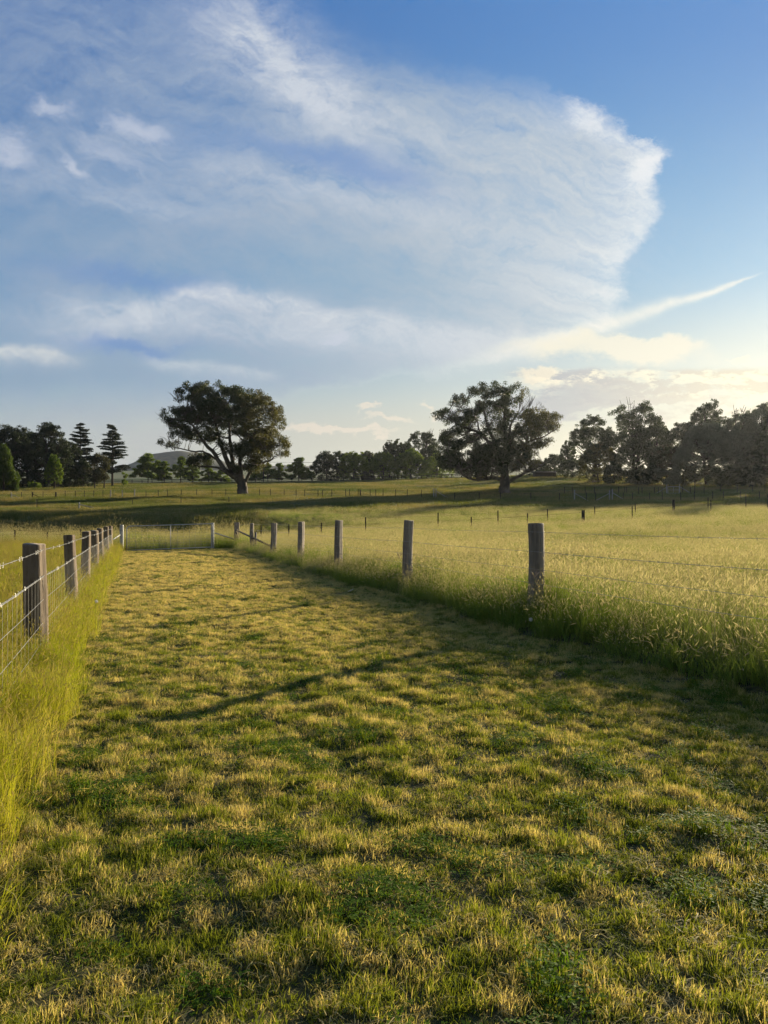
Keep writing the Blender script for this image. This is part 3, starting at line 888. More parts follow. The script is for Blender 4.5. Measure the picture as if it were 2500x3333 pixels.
lob2 = [(760, 112, 58, 26), (880, 130, 60, 32), (975, 170, 48, 32), (590, 190, 74, 38), (490, 250, 66, 34), (350, 290, 74, 34), (700, 260, 90, 60), (860, 270, 105, 70),
        (190, 440, 80, 44), (300, 470, 80, 38), (400, 380, 46, 28), (560, 420, 115, 62), (450, 480, 95, 48), (700, 380, 85, 48), (880, 400, 90, 80), (1050, 260, 54, 44),
        (600, 320, 76, 42), (740, 540, 100, 30), (880, 600, 90, 90), (960, 480, 66, 40), (1180, 470, 100, 44), (1330, 480, 100, 46), (1450, 510, 62, 58), (1400, 600, 85, 55),
        (1230, 570, 100, 55), (1180, 660, 100, 60), (1050, 620, 80, 70), (280, 680, 95, 52), (400, 640, 70, 44), (200, 760, 60, 46), (520, 600, 55, 32), (300, 800, 140, 66),
        (480, 780, 110, 66), (620, 700, 60, 40), (700, 850, 150, 85), (260, 920, 130, 66), (420, 920, 150, 76), (560, 1000, 150, 80), (380, 1030, 115, 52), (250, 1000, 105, 46),
        (760, 1000, 150, 86), (900, 880, 140, 80), (1050, 820, 120, 70), (1180, 860, 90, 74), (1000, 980, 130, 86), (1100, 1000, 100, 52), (1220, 1010, 90, 38), (1330, 985, 50, 20),
        (880, 1070, 110, 48), (600, 1100, 150, 36), (1000, 720, 90, 50), (1290, 790, 66, 38), (1150, 930, 70, 48), (640, 900, 120, 60), (820, 760, 90, 50)]
lob2 = [(1380 + a * .2893, 1220 + b * .2893, c * .2893, d_ * .2893) for a, b, c, d_ in lob2]
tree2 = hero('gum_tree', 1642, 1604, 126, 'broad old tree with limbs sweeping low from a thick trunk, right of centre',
             limbs2, lob2, 0.88, 7.5, (M['gum'], M['gum_gold_lit'], 2.5), 9, 1.0, leaf=0.115, sub=0.70, dens=0.80, flat=0.95, fill=1300, gaps=-0.14,
             dead=[z4([(1000, 520), (1060, 440), (1130, 380), (1210, 330)]), z4([(1060, 440), (1090, 350), (1100, 270)]), z4([(1130, 390), (1200, 370), (1300, 420)])])


# --- every other tree: bearing, base row, top row, width in photograph pixels, distance
def tree(name, px, top, width, Y, style, mat_, label, seed, base_row=None, trunk=None, clear=None, leaf=None, dens=0.8, cat='tree', group=None, dead=False, bark='bark_dark'):
    rng = np.random.default_rng(seed)
    if clear is None: clear = 0.02 if style == 'round' else 0.12
    x, y, z = at(px, Y)
    k = Y / F
    H = (CAMZ - (top - 1668) * k) - z
    W = width * k * (1.18 if style in ('round', 'gum', 'young') else 1.0)
    root = empty(name, (x, y, z - 0.05), label, cat, group)
    lf = leaf or (0.00092 * Y)
    tb = MB()
    lobes = []
    dense = style == 'round'
    if style == 'round': style = 'gum'
    if style == 'round':          # broadleaf with foliage nearly to the ground
        n = int(22 + W * 2.6)
        for _ in range(n):
            t = rng.random() ** 0.8
            h = H * (clear + (1 - clear) * t)
            prof_ = math.sin(math.pi * min(1, 0.22 + 0.72 * t)) ** 0.7
            r = W / 2 * prof_ * rng.random() ** 0.5 * 0.95
            a = rng.uniform(0, 6.283)
            s = W * rng.uniform(0.11, 0.18)
            lobes.append((np.array([r * math.cos(a), r * math.sin(a), min(h, H - s * 0.8)]), (s, s, s * 0.8)))
        lobes.append((np.array([0, 0, H * 0.5]), (W * .25, W * .25, H * .3)))
        lobes.append((np.array([rng.uniform(-.1, .1) * W, 0, H - W * 0.10]), (W * .10, W * .10, W * .10)))
        tr = trunk or max(0.12, H * 0.016)
        tb.tube([(0, 0, -0.1), (0.02 * W, 0, H * .3), (0, 0.03 * W, H * .7)], [tr * 1.3, tr, tr * 0.4], 7)
        sub, flat, droop = max(0.45, W * 0.070), 0.8, 0.3
    elif style == 'young':        # street-tree shape: clear stem, layered wispy branches
        n = int(34 + W * 2.5)
        for _ in range(n):
            t = rng.random()
            h = H * (0.20 + 0.78 * t)
            r = W / 2 * 1.1 * (1 - t) ** 0.5 * rng.random() ** 0.5
            a = rng.uniform(0, 6.283)
            s = W * rng.uniform(0.09, 0.15) * (1.1 - 0.5 * t)
            c = np.array([r * math.cos(a), r * math.sin(a), h])
            lobes.append((c, (s * 1.3, s * 1.3, s * 0.6)))
            tb.tube(bez((0, 0, h * 0.75), c, (0, 0, 0), 4), [0.05, 0.04, 0.03, 0.02], 4, cap=False)
        tb.tube([(0, 0, -0.1), (0.0, 0, H * .4), (0, 0, H * .9)], [0.16, 0.12, 0.04], 7)
        sub, flat, droop = max(0.4, W * 0.075), 0.7, 0.2
    elif style == 'gum':          # bare limbs below, domed puffs on top
        tr = trunk or H * 0.022
        n = 0
        lean = rng.uniform(-.06, .06) * H
        tb.tube(bez((0, 0, -0.1), (lean, 0, H * 0.55), (rng.uniform(-.3, .3), 0, 0)), np.linspace(tr * 1.3, tr * 0.6, 6), 8)
        for i in range(n):
            t = (i + rng.random()) / n
            h = H * (clear + (0.80 - clear) * t)
            r = W / 2 * math.sin(math.pi * (0.25 + 0.62 * t)) * rng.uniform(0.25, 1.0) * 1.0
            a = rng.uniform(0, 6.283)
            s = W * rng.uniform(0.12, 0.20)
            if h + s * 0.6 > H: h = H - s * 0.6
            c = np.array([r * math.cos(a), r * math.sin(a), h])
            lobes.append((c, (s, s, s * 0.55)))
            h0 = H * min(0.55, max(0.15, h / H * 0.6))
            tb.tube(bez((lean * h0 / H / .55, 0, h0), c, (r * math.cos(a) * .25, 0, -0.05 * H)), np.linspace(tr * 0.45, 0.04, 6), 5, cap=False)
        # the crown proper: a ragged dome of small puffs with sky gaps, limbs reaching into it
        nq = int(min(700, 2.4 * H * (1 - clear) / W / (.07 ** 2) * 0.55)) + 60
        if dense: nq = int(nq * 1.25)
        a_ = rng.uniform(0, 6.283, nq * 2); r_ = W / 2 * rng.random(nq * 2) ** 0.5
        bump = 0.09 * vnoise(a_ * 3 + seed, a_ * 0 + seed, 1.0, 81) + 0.05 * vnoise(r_ * 2, a_ * 4 + seed, 1.0, 82)
        up_ = H * (0.97 - (0.50 if dense else 0.34) * (2 * r_ / W) ** 2.2 + bump)
        dn_ = np.where(rng.random(nq * 2) < 0.62, np.abs(rng.normal(size=nq * 2)) * 0.10 * H, rng.random(nq * 2) * (up_ - clear * H))
        h_ = np.clip(up_ - dn_, H * clear, H * 0.98)
        gp = vnoise(r_ * np.cos(a_) + seed * 17, h_, W * .13, 83) + .5 * vnoise(r_ * np.cos(a_), h_ + seed, W * .06, 84)
        kq = np.where(gp > (-0.75 if dense else -0.22))[0][:nq]
        s_ = W * 0.052 * rng.uniform(.7, 1.4, len(kq))
        gum_c = np.stack([r_[kq] * np.cos(a_[kq]), r_[kq] * np.sin(a_[kq]), h_[kq]], 1)
        gum_r = np.stack([s_, s_, s_ * .75], 1)
        for c in gum_c[::9]:
            tb.tube(bez((lean * .5, 0, min(c[2] * .6, H * .5)), c, (c[0] * .3, 0, -.05 * H)), np.linspace(tr * .35, .03, 6), 4, cap=False)
        cnt = np.maximum(10, (4.6 * dens * 1.25 * s_ * s_ / (lf * lf)).astype(int))
        V_, Q, T_ = leaves(gum_c, gum_r, cnt, lf, rng, 0.6, 0.3, 0.25)
        new_mesh('crown', V_, Q, mat_, parent=root, tint=T_)
        lobes = []
        if dead:
            for _ in range(9):
                e_ = np.array([rng.uniform(-.32, .32) * W, rng.uniform(-.2, .2) * W, H * rng.uniform(0.9, 1.06)])
                q = bez((lean, 0, H * .55), e_, rng.normal(size=3) * 0.5)
                tb.tube(q, np.linspace(0.10, 0.03, 6), 4, cap=False)
                for _ in range(3):
                    tb.tube([q[4], q[4] + np.array([rng.uniform(-.9, .9), rng.uniform(-.5, .5), rng.uniform(.2, 1.2)])], [0.04, 0.02], 3, cap=False)
        sub, flat, droop = max(0.45, W * 0.058), 0.65, 0.6
    elif style == 'cedar':        # tiers of flat, slightly drooping branches on one straight stem
        tr = trunk or 0.32
        tb.tube([(0, 0, -0.1), (0, 0, H * .5), (0, 0, H * .97)], [tr, tr * .6, 0.05], 8)
        cs, rs = [], []
        tiers = int(H * 1.15)
        for i in range(tiers):
            t = (i + 0.5) / tiers
            h = H * (clear + (0.97 - clear) * t)
            L0 = W / 2 * ((1 - t) ** 0.55) * 1.0 + 0.3
            for b in range(8 if t < 0.85 else 4):
                a = rng.uniform(0, 6.283)
                L = L0 * rng.uniform(0.55, 1.08)
                e_ = np.array([L * math.cos(a), L * math.sin(a), h + 0.06 * L + rng.uniform(-.3, .3)])
                p0 = np.array([0, 0, h - 0.10 * L])
                path = bez(p0, e_, (0, 0, 0.14 * L), 6)
                tb.tube(path, np.linspace(0.07, 0.02, 6), 4, cap=False)
                for q in np.linspace(0.35, 1.0, int(3 + L * 1.6)):
                    pq = path[min(5, int(q * 5))] * (1 - (q * 5) % 1) + path[min(5, int(q * 5) + 1)] * ((q * 5) % 1)
                    cs.append(pq + np.array([rng.uniform(-.2, .2), rng.uniform(-.25, .25), 0.04])); rs.append((0.58, 0.58, 0.20))
        cs = np.array(cs); rs = np.array(rs)
        cnt = np.full(len(cs), int(36 * dens / 0.8))
        V_, Q, T = leaves(cs, rs, cnt, 0.15, rng, 0.1)
        new_mesh('crown', V_, Q, mat_, parent=root, tint=T)
        tb.build('trunk', M[bark], root)
        return root
    elif style == 'cone':         # dense cypress
        n = 46
        for i in range(n):
            t = rng.random()
            r = W / 2 * (1 - t) ** 0.6 * 0.82 * (0.5 + 0.5 * rng.random())
            a = rng.uniform(0, 6.283)
            s = W * 0.13
            lobes.append((np.array([r * math.cos(a), r * math.sin(a), H * (0.04 + 0.90 * t)]), (s, s, s * 1.6)))
        tb.tube([(0, 0, -0.1), (0, 0, H * .8)], [0.2, 0.08], 7)
        sub, flat, droop = max(0.35, W * 0.07), 1.5, -0.5
    elif style == 'twiggy':       # thin brownish crown on two pale stems
        for sx in (-0.9, 1.1):
            tb.tube(bez((sx, 0, -0.1), (sx * 1.2, 0, H * .55), (0, 0, 0)), np.linspace(0.17, 0.08, 6), 7)
            for _ in range(26):
                a = rng.uniform(0, 6.283); r = W / 2 * rng.uniform(.3, .95)
                e_ = np.array([sx * .4 + r * math.cos(a), r * math.sin(a), H * rng.uniform(.35, .98)])
                tb.tube(bez((sx * 1.1, 0, H * rng.uniform(.2, .5)), e_, (0, 0, 0), 4), [0.06, 0.045, 0.03, 0.02], 3, cap=False)
        for _ in range(30):
            t = rng.random(); a = rng.uniform(0, 6.283)
            r = W / 2 * math.sin(math.pi * (0.2 + 0.7 * t)) * rng.random() ** 0.5 * 0.85
            s = W * 0.13
            lobes.append((np.array([r * math.cos(a), r * math.sin(a), H * (0.2 + 0.75 * t)]), (s, s, s)))
        sub, flat, droop = 0.6, 0.9, 0.1
    elif style == 'shrub':
        n = int(10 + W * 2)
        for _ in range(n):
            a = rng.uniform(0, 6.283); r = W / 2 * rng.random() ** 0.5 * 0.8
            s = W * rng.uniform(0.11, 0.17)
            lobes.append((np.array([r * math.cos(a), r * math.sin(a), H * rng.uniform(0.15, 0.85) * (1 - 0.4 * (2 * r / W) ** 2)]), (s, s, s * .8)))
        tb.tube([(0, 0, -0.1), (0, 0, H * .5)], [0.12, 0.06], 6)
        sub, flat, droop = max(0.35, W * 0.08), 0.8, 0.2
    if lobes: crown_mesh('crown', lobes, mat_, rng, sub, lf, dens, root, (0, 0, 0), flat, droop)
    tb.build('trunk', M[bark], root)
    return root

LG = 'dark trees at the left edge of the field'
MG = 'young green trees in a row along the rail fence'
CG = 'trees behind the rail fence in the middle'
RG = 'trees of the wood on the right'
T = [
    # left clump
    ('cypress_tree', 12, 1462, 118, 140, 'cone', 'cypress', 'bright green cypress cut off by the left edge of the photo', dict(group=LG)),
    ('broadleaf_tree', 30, 1384, 150, 172, 'round', 'dark', 'tall black-green tree behind the cypress at the left edge', dict(group=LG)),
    ('broadleaf_tree', 92, 1398, 130, 178, 'round', 'dark', 'dark lower-topped tree between the two tallest leafy trees at the left', dict(group=LG)),
    ('broadleaf_tree', 158, 1377, 128, 170, 'round', 'dark', 'tall dark leafy tree with a rounded top left of the pointed cedar', dict(group=LG)),
    ('broadleaf_tree', 222, 1440, 105, 182, 'round', 'dark', 'lower dark tree between the round-topped dark tree and the pointed cedar', dict(group=LG)),
    ('slender_tree', 176, 1478, 46, 158, 'round', 'green', 'slender lighter green sapling in front of the tall dark trees', dict(clear=0.18)),
    ('cedar_tree', 262, 1373, 108, 190, 'cedar', 'needle', 'tall dense cedar with a pointed top, left of the open-branched cedar', dict(group='tiered conifers', dens=1.3, clear=0.10)),
    ('cedar_tree', 366, 1378, 112, 186, 'cedar', 'needle', 'open tiered cedar with bare gaps between its branches, right of the pointed cedar', dict(group='tiered conifers', dens=0.75, clear=0.2)),
    ('bare_stemmed_tree', 322, 1476, 84, 160, 'twiggy', 'brown', 'thin brownish tree on two pale stems in front of the cedars', dict(dens=0.55)),
    ('broadleaf_tree', 270, 1500, 80, 176, 'round', 'dark', 'dark low tree at the foot of the pointed cedar', dict(group=LG)),
    ('shrub', 112, 1561, 44, 162, 'shrub', 'green', 'small round green bush at the foot of the dark left trees', dict(cat='bush')),
    ('shrub', 402, 1533, 30, 192, 'shrub', 'green', 'small bright green bush right of the open cedar stem', dict(cat='bush')),
    # young row behind the rail fence
    ('young_tree', 482, 1478, 82, 233, 'young', 'green', 'tallest young green tree of the fence row, below the left end of the far hill', dict(group=MG)),
    ('young_tree', 535, 1502, 48, 233, 'young', 'green', 'small yellow-green young tree below the top of the far hill', dict(group=MG)),
    ('young_tree', 588, 1488, 62, 233, 'young', 'green', 'bright young tree just left of the low limb of the big left gum', dict(group=MG)),
    ('young_tree', 628, 1512, 46, 233, 'young', 'green', 'young tree half hidden by the drooping left limb of the big gum', dict(group=MG)),
    ('young_tree', 679, 1520, 52, 233, 'young', 'green', 'low young tree seen under the left limbs of the big gum', dict(group=MG)),
    ('young_tree', 718, 1532, 44, 233, 'young', 'green', 'lowest young tree, just left of the forked trunk of the big gum', dict(group=MG)),
    ('young_tree', 832, 1530, 46, 233, 'young', 'green', 'young tree just right of the trunk of the big gum', dict(group=MG)),
    ('young_tree', 872, 1512, 56, 233, 'young', 'green', 'young tree beside the power pole', dict(group=MG)),
    ('young_tree', 908, 1508, 46, 233, 'young', 'green', 'young tree right of the power pole', dict(group=MG)),
    ('young_tree', 972, 1492, 74, 233, 'young', 'green', 'separate round young tree between the big gum and the dark middle trees', dict(group=MG)),
    # middle
    ('broadleaf_tree', 1063, 1470, 84, 236, 'round', 'dark', 'dark pointed leafy tree at the left end of the middle tree line', dict(group=CG)),
    ('broadleaf_tree', 1152, 1472, 92, 236, 'round', 'green', 'second broad green tree from the left end of the middle tree line', dict(group=CG, dens=0.9)),
    ('broadleaf_tree', 1246, 1470, 82, 236, 'round', 'green', 'round green tree with a small spire in the centre of the middle tree line', dict(group=CG, dens=0.9)),
    ('broadleaf_tree', 1336, 1464, 92, 236, 'round', 'green', 'broad bright-topped green tree in front of the tall dark gum', dict(group=CG, dens=0.9)),
    ('broadleaf_tree', 1424, 1478, 90, 236, 'round', 'green', 'dark green tree beside the wide old field tree on its left', dict(group=CG)),
    ('shrub', 1198, 1524, 50, 228, 'shrub', 'brown', 'low brownish bush between two green trees of the middle line', dict(cat='bush')),
    ('gum_tree', 1118, 1468, 90, 262, 'gum', 'gum', 'pale-topped gum behind the second green tree of the middle line', dict(group=CG)),
    ('gum_tree', 1192, 1466, 64, 262, 'gum', 'gum', 'small domed gum showing above the gap left of the centre green tree', dict(group=CG, clear=0.3)),
    ('gum_tree', 1218, 1478, 60, 268, 'gum', 'gum', 'low dark gum just left of the thin wispy gum', dict(group=CG)),
    ('gum_tree', 1268, 1432, 44, 262, 'gum', 'gum', 'thin wispy gum on the left of a pair of sparse crowns', dict(group=CG, dens=0.4, clear=0.45)),
    ('gum_tree', 1296, 1429, 44, 266, 'gum', 'gum', 'sparse pale gum on the right of a pair of sparse crowns', dict(group=CG, dens=0.3, clear=0.45)),
    ('gum_tree', 1322, 1445, 60, 262, 'gum', 'gum', 'dark gum left of the tallest middle gum, behind bright-topped green tree', dict(group=CG)),
    ('gum_tree', 1374, 1400, 98, 258, 'gum', 'gum', 'tallest gum of the middle line with dead twigs on its top', dict(group=CG, dead=True, clear=0.3)),
    ('gum_tree', 1284, 1488, 84, 250, 'gum', 'gum', 'dark low gum filling behind the centre green trees', dict(group=CG)),
    ('gum_tree', 1400, 1452, 80, 250, 'round', 'gum', 'dense gum below the tallest middle gum', dict(group=CG)),
    # right of the old tree
    ('broadleaf_tree', 1752, 1505, 66, 222, 'round', 'dark', 'dark low tree just right of the wide old tree, above the shed', dict(group=RG)),
    ('broadleaf_tree', 1805, 1478, 74, 214, 'round', 'gum', 'low dull green tree right of the shed', dict(group=RG)),
    ('gum_tree', 1849, 1428, 44, 205, 'gum', 'gum', 'small gum with a tufted top standing above the low trees left of the wood', dict(group=RG, clear=0.4)),
    ('broadleaf_tree', 1862, 1492, 84, 196, 'round', 'gum', 'low bushy tree at the left end of the wood', dict(group=RG)),
    ('gum_tree', 1932, 1350, 128, 168, 'gum', 'gum', 'leftmost tall domed gum of the wood with a branch reaching left', dict(group=RG, clear=0.35)),
    ('broadleaf_tree', 1950, 1440, 110, 166, 'round', 'gum_gold_lit', 'golden green bushy tree below the leftmost domed gum of the wood', dict(group=RG)),
    ('gum_tree', 2062, 1304, 168, 165, 'gum', 'gum', 'tall gum of the wood with dead twigs standing out above its ragged top', dict(group=RG, dead=True, clear=0.35)),
    ('broadleaf_tree', 2070, 1420, 130, 160, 'round', 'gum', 'dark dense tree below the gum with the dead twigs', dict(group=RG)),
    ('gum_tree', 2140, 1366, 80, 166, 'gum', 'gum', 'gum with a small round dome on the right side of the ragged-topped gum', dict(group=RG, clear=0.3)),
    ('broadleaf_tree', 2168, 1448, 90, 160, 'round', 'brown', 'low brownish tree filling the dip between the two tall parts of the wood', dict(group=RG)),
    ('gum_tree', 2225, 1375, 130, 158, 'gum', 'gum', 'sloping gum on the left shoulder of the tallest right-hand gum', dict(group=RG, clear=0.2)),
    ('gum_tree', 2308, 1296, 128, 160, 'gum', 'gum', 'tallest gum at the right with a flat wide dome', dict(group=RG, clear=0.4)),
    ('broadleaf_tree', 2300, 1372, 170, 152, 'round', 'silver', 'big silvery grey tree below the flat-domed gum', dict(group=RG, dens=0.9)),
    ('gum_tree', 2410, 1328, 100, 156, 'gum', 'silver', 'grey gum with a spiky top between the flat-domed gum and the right edge', dict(group=RG, clear=0.2, dead=True)),
    ('broadleaf_tree', 2395, 1400, 130, 150, 'round', 'silver', 'silvery lower tree in front of the spiky grey gum', dict(group=RG)),
    ('gum_tree', 2488, 1312, 120, 154, 'gum', 'silver', 'tall grey gum at the right edge of the photo', dict(group=RG, clear=0.15)),
    ('broadleaf_tree', 2480, 1410, 120, 148, 'round', 'gum', 'dark bushy tree at the foot of the wood by the right edge', dict(group=RG)),
    ('gum_tree', 2548, 1304, 150, 156, 'gum', 'gum', 'gum mostly cut off by the right edge of the photo', dict(group=RG, clear=0.15)),
    ('shrub', 2262, 1488, 90, 146, 'shrub', 'brown', 'orange-brown bush low in front of the silver tree', dict(cat='bush')),
    ('shrub', 2350, 1500, 110, 144, 'shrub', 'gum', 'dull green bush low in front of the wood, right of the orange-brown bush', dict(cat='bush')),
    ('shrub', 2180, 1505, 90, 150, 'shrub', 'silver', 'grey bush low in front of the wood, left of the orange-brown bush', dict(cat='bush')),
    ('shrub', 2440, 1505, 110, 142, 'shrub', 'dark', 'dark bush low in front of the wood near the right edge', dict(cat='bush')),
    ('shrub', 2095, 1500, 110, 156, 'shrub', 'dark', 'dark bush at the foot of the ragged-topped gum', dict(cat='bush')),
    ('shrub', 2000, 1505, 90, 160, 'shrub', 'dark', 'dark bush at the foot of the leftmost domed gum', dict(cat='bush')),
]
for i, (nm, px, top, w, Y, st_, mt, lb, kw) in enumerate(T):
    tree(nm, px, top, w, Y, st_, M[mt], lb, 100 + i, **kw)

# the wood carries on past the right edge of the view; it shades the field
rng = np.random.default_rng(900)
lobes = []; wt = MB()
for px in np.arange(2640, 4300, 62):
    Y = 138 - (px - 2640) * 0.030 + rng.uniform(-8, 8)
    x, y, z = at(px, Y); H = rng.uniform(12, 19)
    wt.tube([(x, y, z - .2), (x, y, z + H * .7)], [0.35, 0.15], 6)
    for _ in range(12):
        h = H * rng.uniform(.12, .9)
        lobes.append((np.array([x + rng.normal() * 2.4, y + rng.normal() * 2.4, z + h]), (2.0, 2.0, 1.5)))
wd = crown_mesh('woods', lobes, M['gum'], rng, 1.1, 0.30, 0.6, None, (0, 0, 0), 0.7, 0.3)[0]
tag(wd, 'wood of dark gums continuing past the right edge of the photo', 'wood', kind='stuff')
wt.build('woods_trunks', M['bark_dark'], wd)
# ------------------------------------------------------------------ posts and wires
def timber_post(name, h, rx, ry, rng, round_=True, rot=0.0, mats=None, parent=None, loc=None, lean=(0, 0), label=None, poly=None):
    """weathered post: round log or split square with flaws; material 1 on the sawn top"""
    k = 20
    ang = np.arange(k) * 2 * math.pi / k
    if round_:
        prof = np.stack([np.cos(ang) * rx, np.sin(ang) * ry], 1) * (1 + 0.035 * np.sin(3 * ang + rng.uniform(0, 6)) + 0.02 * rng.normal(size=k))[:, None]
    else:
        p = 4.2
        rr = (np.abs(np.cos(ang)) ** p + np.abs(np.sin(ang)) ** p) ** (-1 / p)
        prof = np.stack([np.cos(ang) * rr * rx, np.sin(ang) * rr * ry], 1) * (1 + 0.02 * rng.normal(size=k))[:, None]
    if poly is not None:          # split post: an uneven four-sided billet
        pc = np.array(poly); nxt = np.roll(pc, -1, axis=0)
        prof = np.concatenate([pc[i] + (nxt[i] - pc[i]) * np.array([0.04, 0.27, 0.5, 0.73, 0.96])[:, None] for i in range(4)])
        prof *= (1 + 0.015 * rng.normal(size=k))[:, None]
    # drying cracks: narrow notches running down the post
    for _ in range(3):
        j = rng.integers(k); prof[j] *= 0.88
    hs = np.concatenate([[-0.25], np.linspace(0, h - 0.03, 14), [h - 0.010, h]])
    V_ = []
    ph = rng.uniform(0, 6, 4)
    for i, z in enumerate(hs):
        t = z / h
        s = 1 + 0.03 * math.sin(3 * t + ph[0]) + 0.05 * (1 - t) + (0.0 if z < h - 0.005 else -0.05)
        q = prof * s
        q = q * (1 + 0.018 * rng.normal(size=k))[:, None]
        cx = 0.012 * math.sin(4 * t + ph[1]) + lean[0] * t; cy = 0.012 * math.sin(3 * t + ph[2]) + lean[1] * t
        c, sn = math.cos(rot + 0.04 * t), math.sin(rot + 0.04 * t)
        V_.append(np.stack([q[:, 0] * c - q[:, 1] * sn + cx, q[:, 0] * sn + q[:, 1] * c + cy, np.full(k, z) + (0.006 * np.cos(ang + ph[3]) if z > h - 0.02 else 0)], 1))
    V_ = np.concatenate(V_ + [np.array([[lean[0], lean[1], h + 0.002]])])
    n = len(hs)
    Q = [(i * k + j, i * k + (j + 1) % k, (i + 1) * k + (j + 1) % k, (i + 1) * k + j) for i in range(n - 1) for j in range(k)]
    Tt = [((n - 1) * k + j, (n - 1) * k + (j + 1) % k, n * k) for j in range(k)]
    o = new_mesh(name, V_, [np.array(Q), np.array(Tt)], mats, parent=parent, loc=loc, mat_index=[0] * len(Q) + [1] * len(Tt))
    if label: o['label'] = label
    return o


def barbed(mb, pts, r=0.0028, barb=0.13, barbs=True, rng=None):
    pts = [np.array(p, float) for p in pts]
    for a, b in zip(pts[:-1], pts[1:]):
        L = np.linalg.norm(b - a); n = 6
        t = np.linspace(0, 1, n)[:, None]
        path = a * (1 - t) + b * t
        path[:, 2] -= 0.012 * np.sin(np.pi * t[:, 0])
        mb.tube(path, r, 5, cap=False)
        if barbs:
            m = int(L / barb)
            for i in range(m):
                q = a + (b - a) * (i + .5) / m
                q[2] -= 0.012 * math.sin(math.pi * (i + .5) / m)
                th = rng.uniform(0, 6.28)
                d1 = np.array([0.010 * math.cos(th), 0.004, 0.013 * math.sin(th) + 0.004])
                mb.tube([q - d1, q + d1], r * 0.6, 3)
                mb.tube([q - d1 * (-1, 1, 1), q + d1 * (-1, 1, 1)], r * 0.6, 3)

rng5 = np.random.default_rng(55)
PM = [M['post'], M['endgrain']]
PG = [M['post_grey'], M['endgrain']]

# left fence of round posts, barbed top wire and hinged mesh below
XL = -0.89
ysL = [2.9, 6.87, 11.0, 14.6, 18.2, 21.6, 26.6, 31.8]
lf = empty('wire_fence', (XL - .342 * 6.87, 6.87, gz(XL - .342 * 6.87, 6.87)),
           'left fence of thick round timber posts with barbed wire and mesh beside the mown track', 'fence')
base0 = np.array(lf.location)
tops = []
for i, y in enumerate(ysL):
    x = XL - .342 * y
    z = gz(x, y)
    r = [0.08, 0.086, 0.077, 0.080, 0.078, 0.078, 0.078, 0.088][i]
    h = [1.16, 1.145, 1.16, 1.16, 1.17, 1.17, 1.19, 1.22][i]
    timber_post('fence_post', h, r, r * 0.95, rng5, False, -0.16 + rng5.uniform(-.12, .10), PM, lf, np.array([x, y, z]) - base0, lean=(rng5.normal() * .012, rng5.normal() * .012))
    tops.append(np.array([x + 0.085, y - 0.02, z]))
for nm, hh, rr, bb in (('barbed_wire', 1.09, 0.0020, True), ('mesh_wire', 0.84, 0.0026, False), ('mesh_wire', 0.63, 0.0016, False), ('mesh_wire', 0.42, 0.0016, False), ('mesh_wire', 0.25, 0.0014, False)):
    mb = MB()
    barbed(mb, [t - base0 + np.array([0, 0, hh]) for t in tops], rr, 0.12, bb, rng5)
    if nm == 'mesh_wire' and hh > 0.8:       # a barbed strand is tied along the top of the mesh
        barbed(mb, [t - base0 + np.array([0.006, 0, hh + 0.012]) for t in tops], 0.002, 0.12, True, rng5)
    mb.build(nm, M['zinc'], lf)
mb = MB()
L = np.linspace(0, 1, 1)
for a, b in zip(tops[:-1], tops[1:]):
    n = int(np.linalg.norm(b - a) / 0.20)
    for i in range(1, n + 1):
        q = a + (b - a) * i / n - base0
        mb.tube([q + (0, 0, 0.03), q + (0, 0, 0.84 - 0.012 * math.sin(math.pi * i / n))], 0.0008, 3, cap=False)
mb.build('mesh_stays', M['zinc'], lf)

# right fence of split grey posts
XR = 5.2
postsR = [(5.0, 0.105, 0.075), (9.5, 0.105, 0.080), (13.9, 0.098, 0.075), (18.5, 0.105, 0.080), (22.6, 0.10, 0.085), (27.0, 0.11, 0.09), (31.8, 0.075, 0.09), (36.4, 0.13, 0.13)]
hR = [1.24, None, None, None, None, None, None, None]
topR = [None, 1705, 1695, 1695, 1700, 1704, 1705, 1702]
rf = empty('wire_fence', (XR - .342 * 9.5, 9.5, gz(XR - .342 * 9.5, 9.5)),
           'right fence of square split grey posts standing in tall seeding grass beside the mown track', 'fence')
baseR = np.array(rf.location)
topsR = []
for i, (y, rx, ry) in enumerate(postsR):
    x = XR - .342 * y
    z = gz(x, y)
    h = hR[i] or (CAMZ - (topR[i] - 1668) / F * y) - z
    rot = [-0.45, -0.50, -0.42, -0.34, -0.30, -0.25, -0.4, 0.0][i]
    q = rng5.uniform(-.12, .12)
    timber_post('fence_post', h, rx, ry, rng5, i == 7, rot + 0.3, PG, rf, np.array([x, y, z]) - baseR, lean=(rng5.normal() * .018, rng5.normal() * .015),
                poly=None if i in (6, 7) else [(-rx, -ry * .25), (rx * (.15 + q), -ry), (rx * .98, ry * .85), (-rx * .6, ry)])
    topsR.append(np.array([x - 0.085, y - 0.03, z]))
for nm, hh, rr, bb in (('barbed_wire', 1.13, 0.0018, True), ('barbed_wire', 0.88, 0.0024, True), ('mesh_wire', 0.66, 0.0020, False), ('mesh_wire', 0.48, 0.0020, False)):
    mb = MB()
    barbed(mb, [t - baseR + np.array([0, 0, hh]) for t in topsR], rr, 0.13, bb, rng5)
    mb.build(nm, M['zinc'], rf)
mb = MB()
for a, b in zip(topsR[:-1], topsR[1:]):
    n = int(np.linalg.norm(b - a) / 0.30)
    for i in range(1, n + 1):
        q = a + (b - a) * i / n - baseR
        mb.tube([q + (0, 0, 0.1), q + (0, 0, 0.86)], 0.0008, 3, cap=False)
mb.build('mesh_stays', M['zinc'], rf)
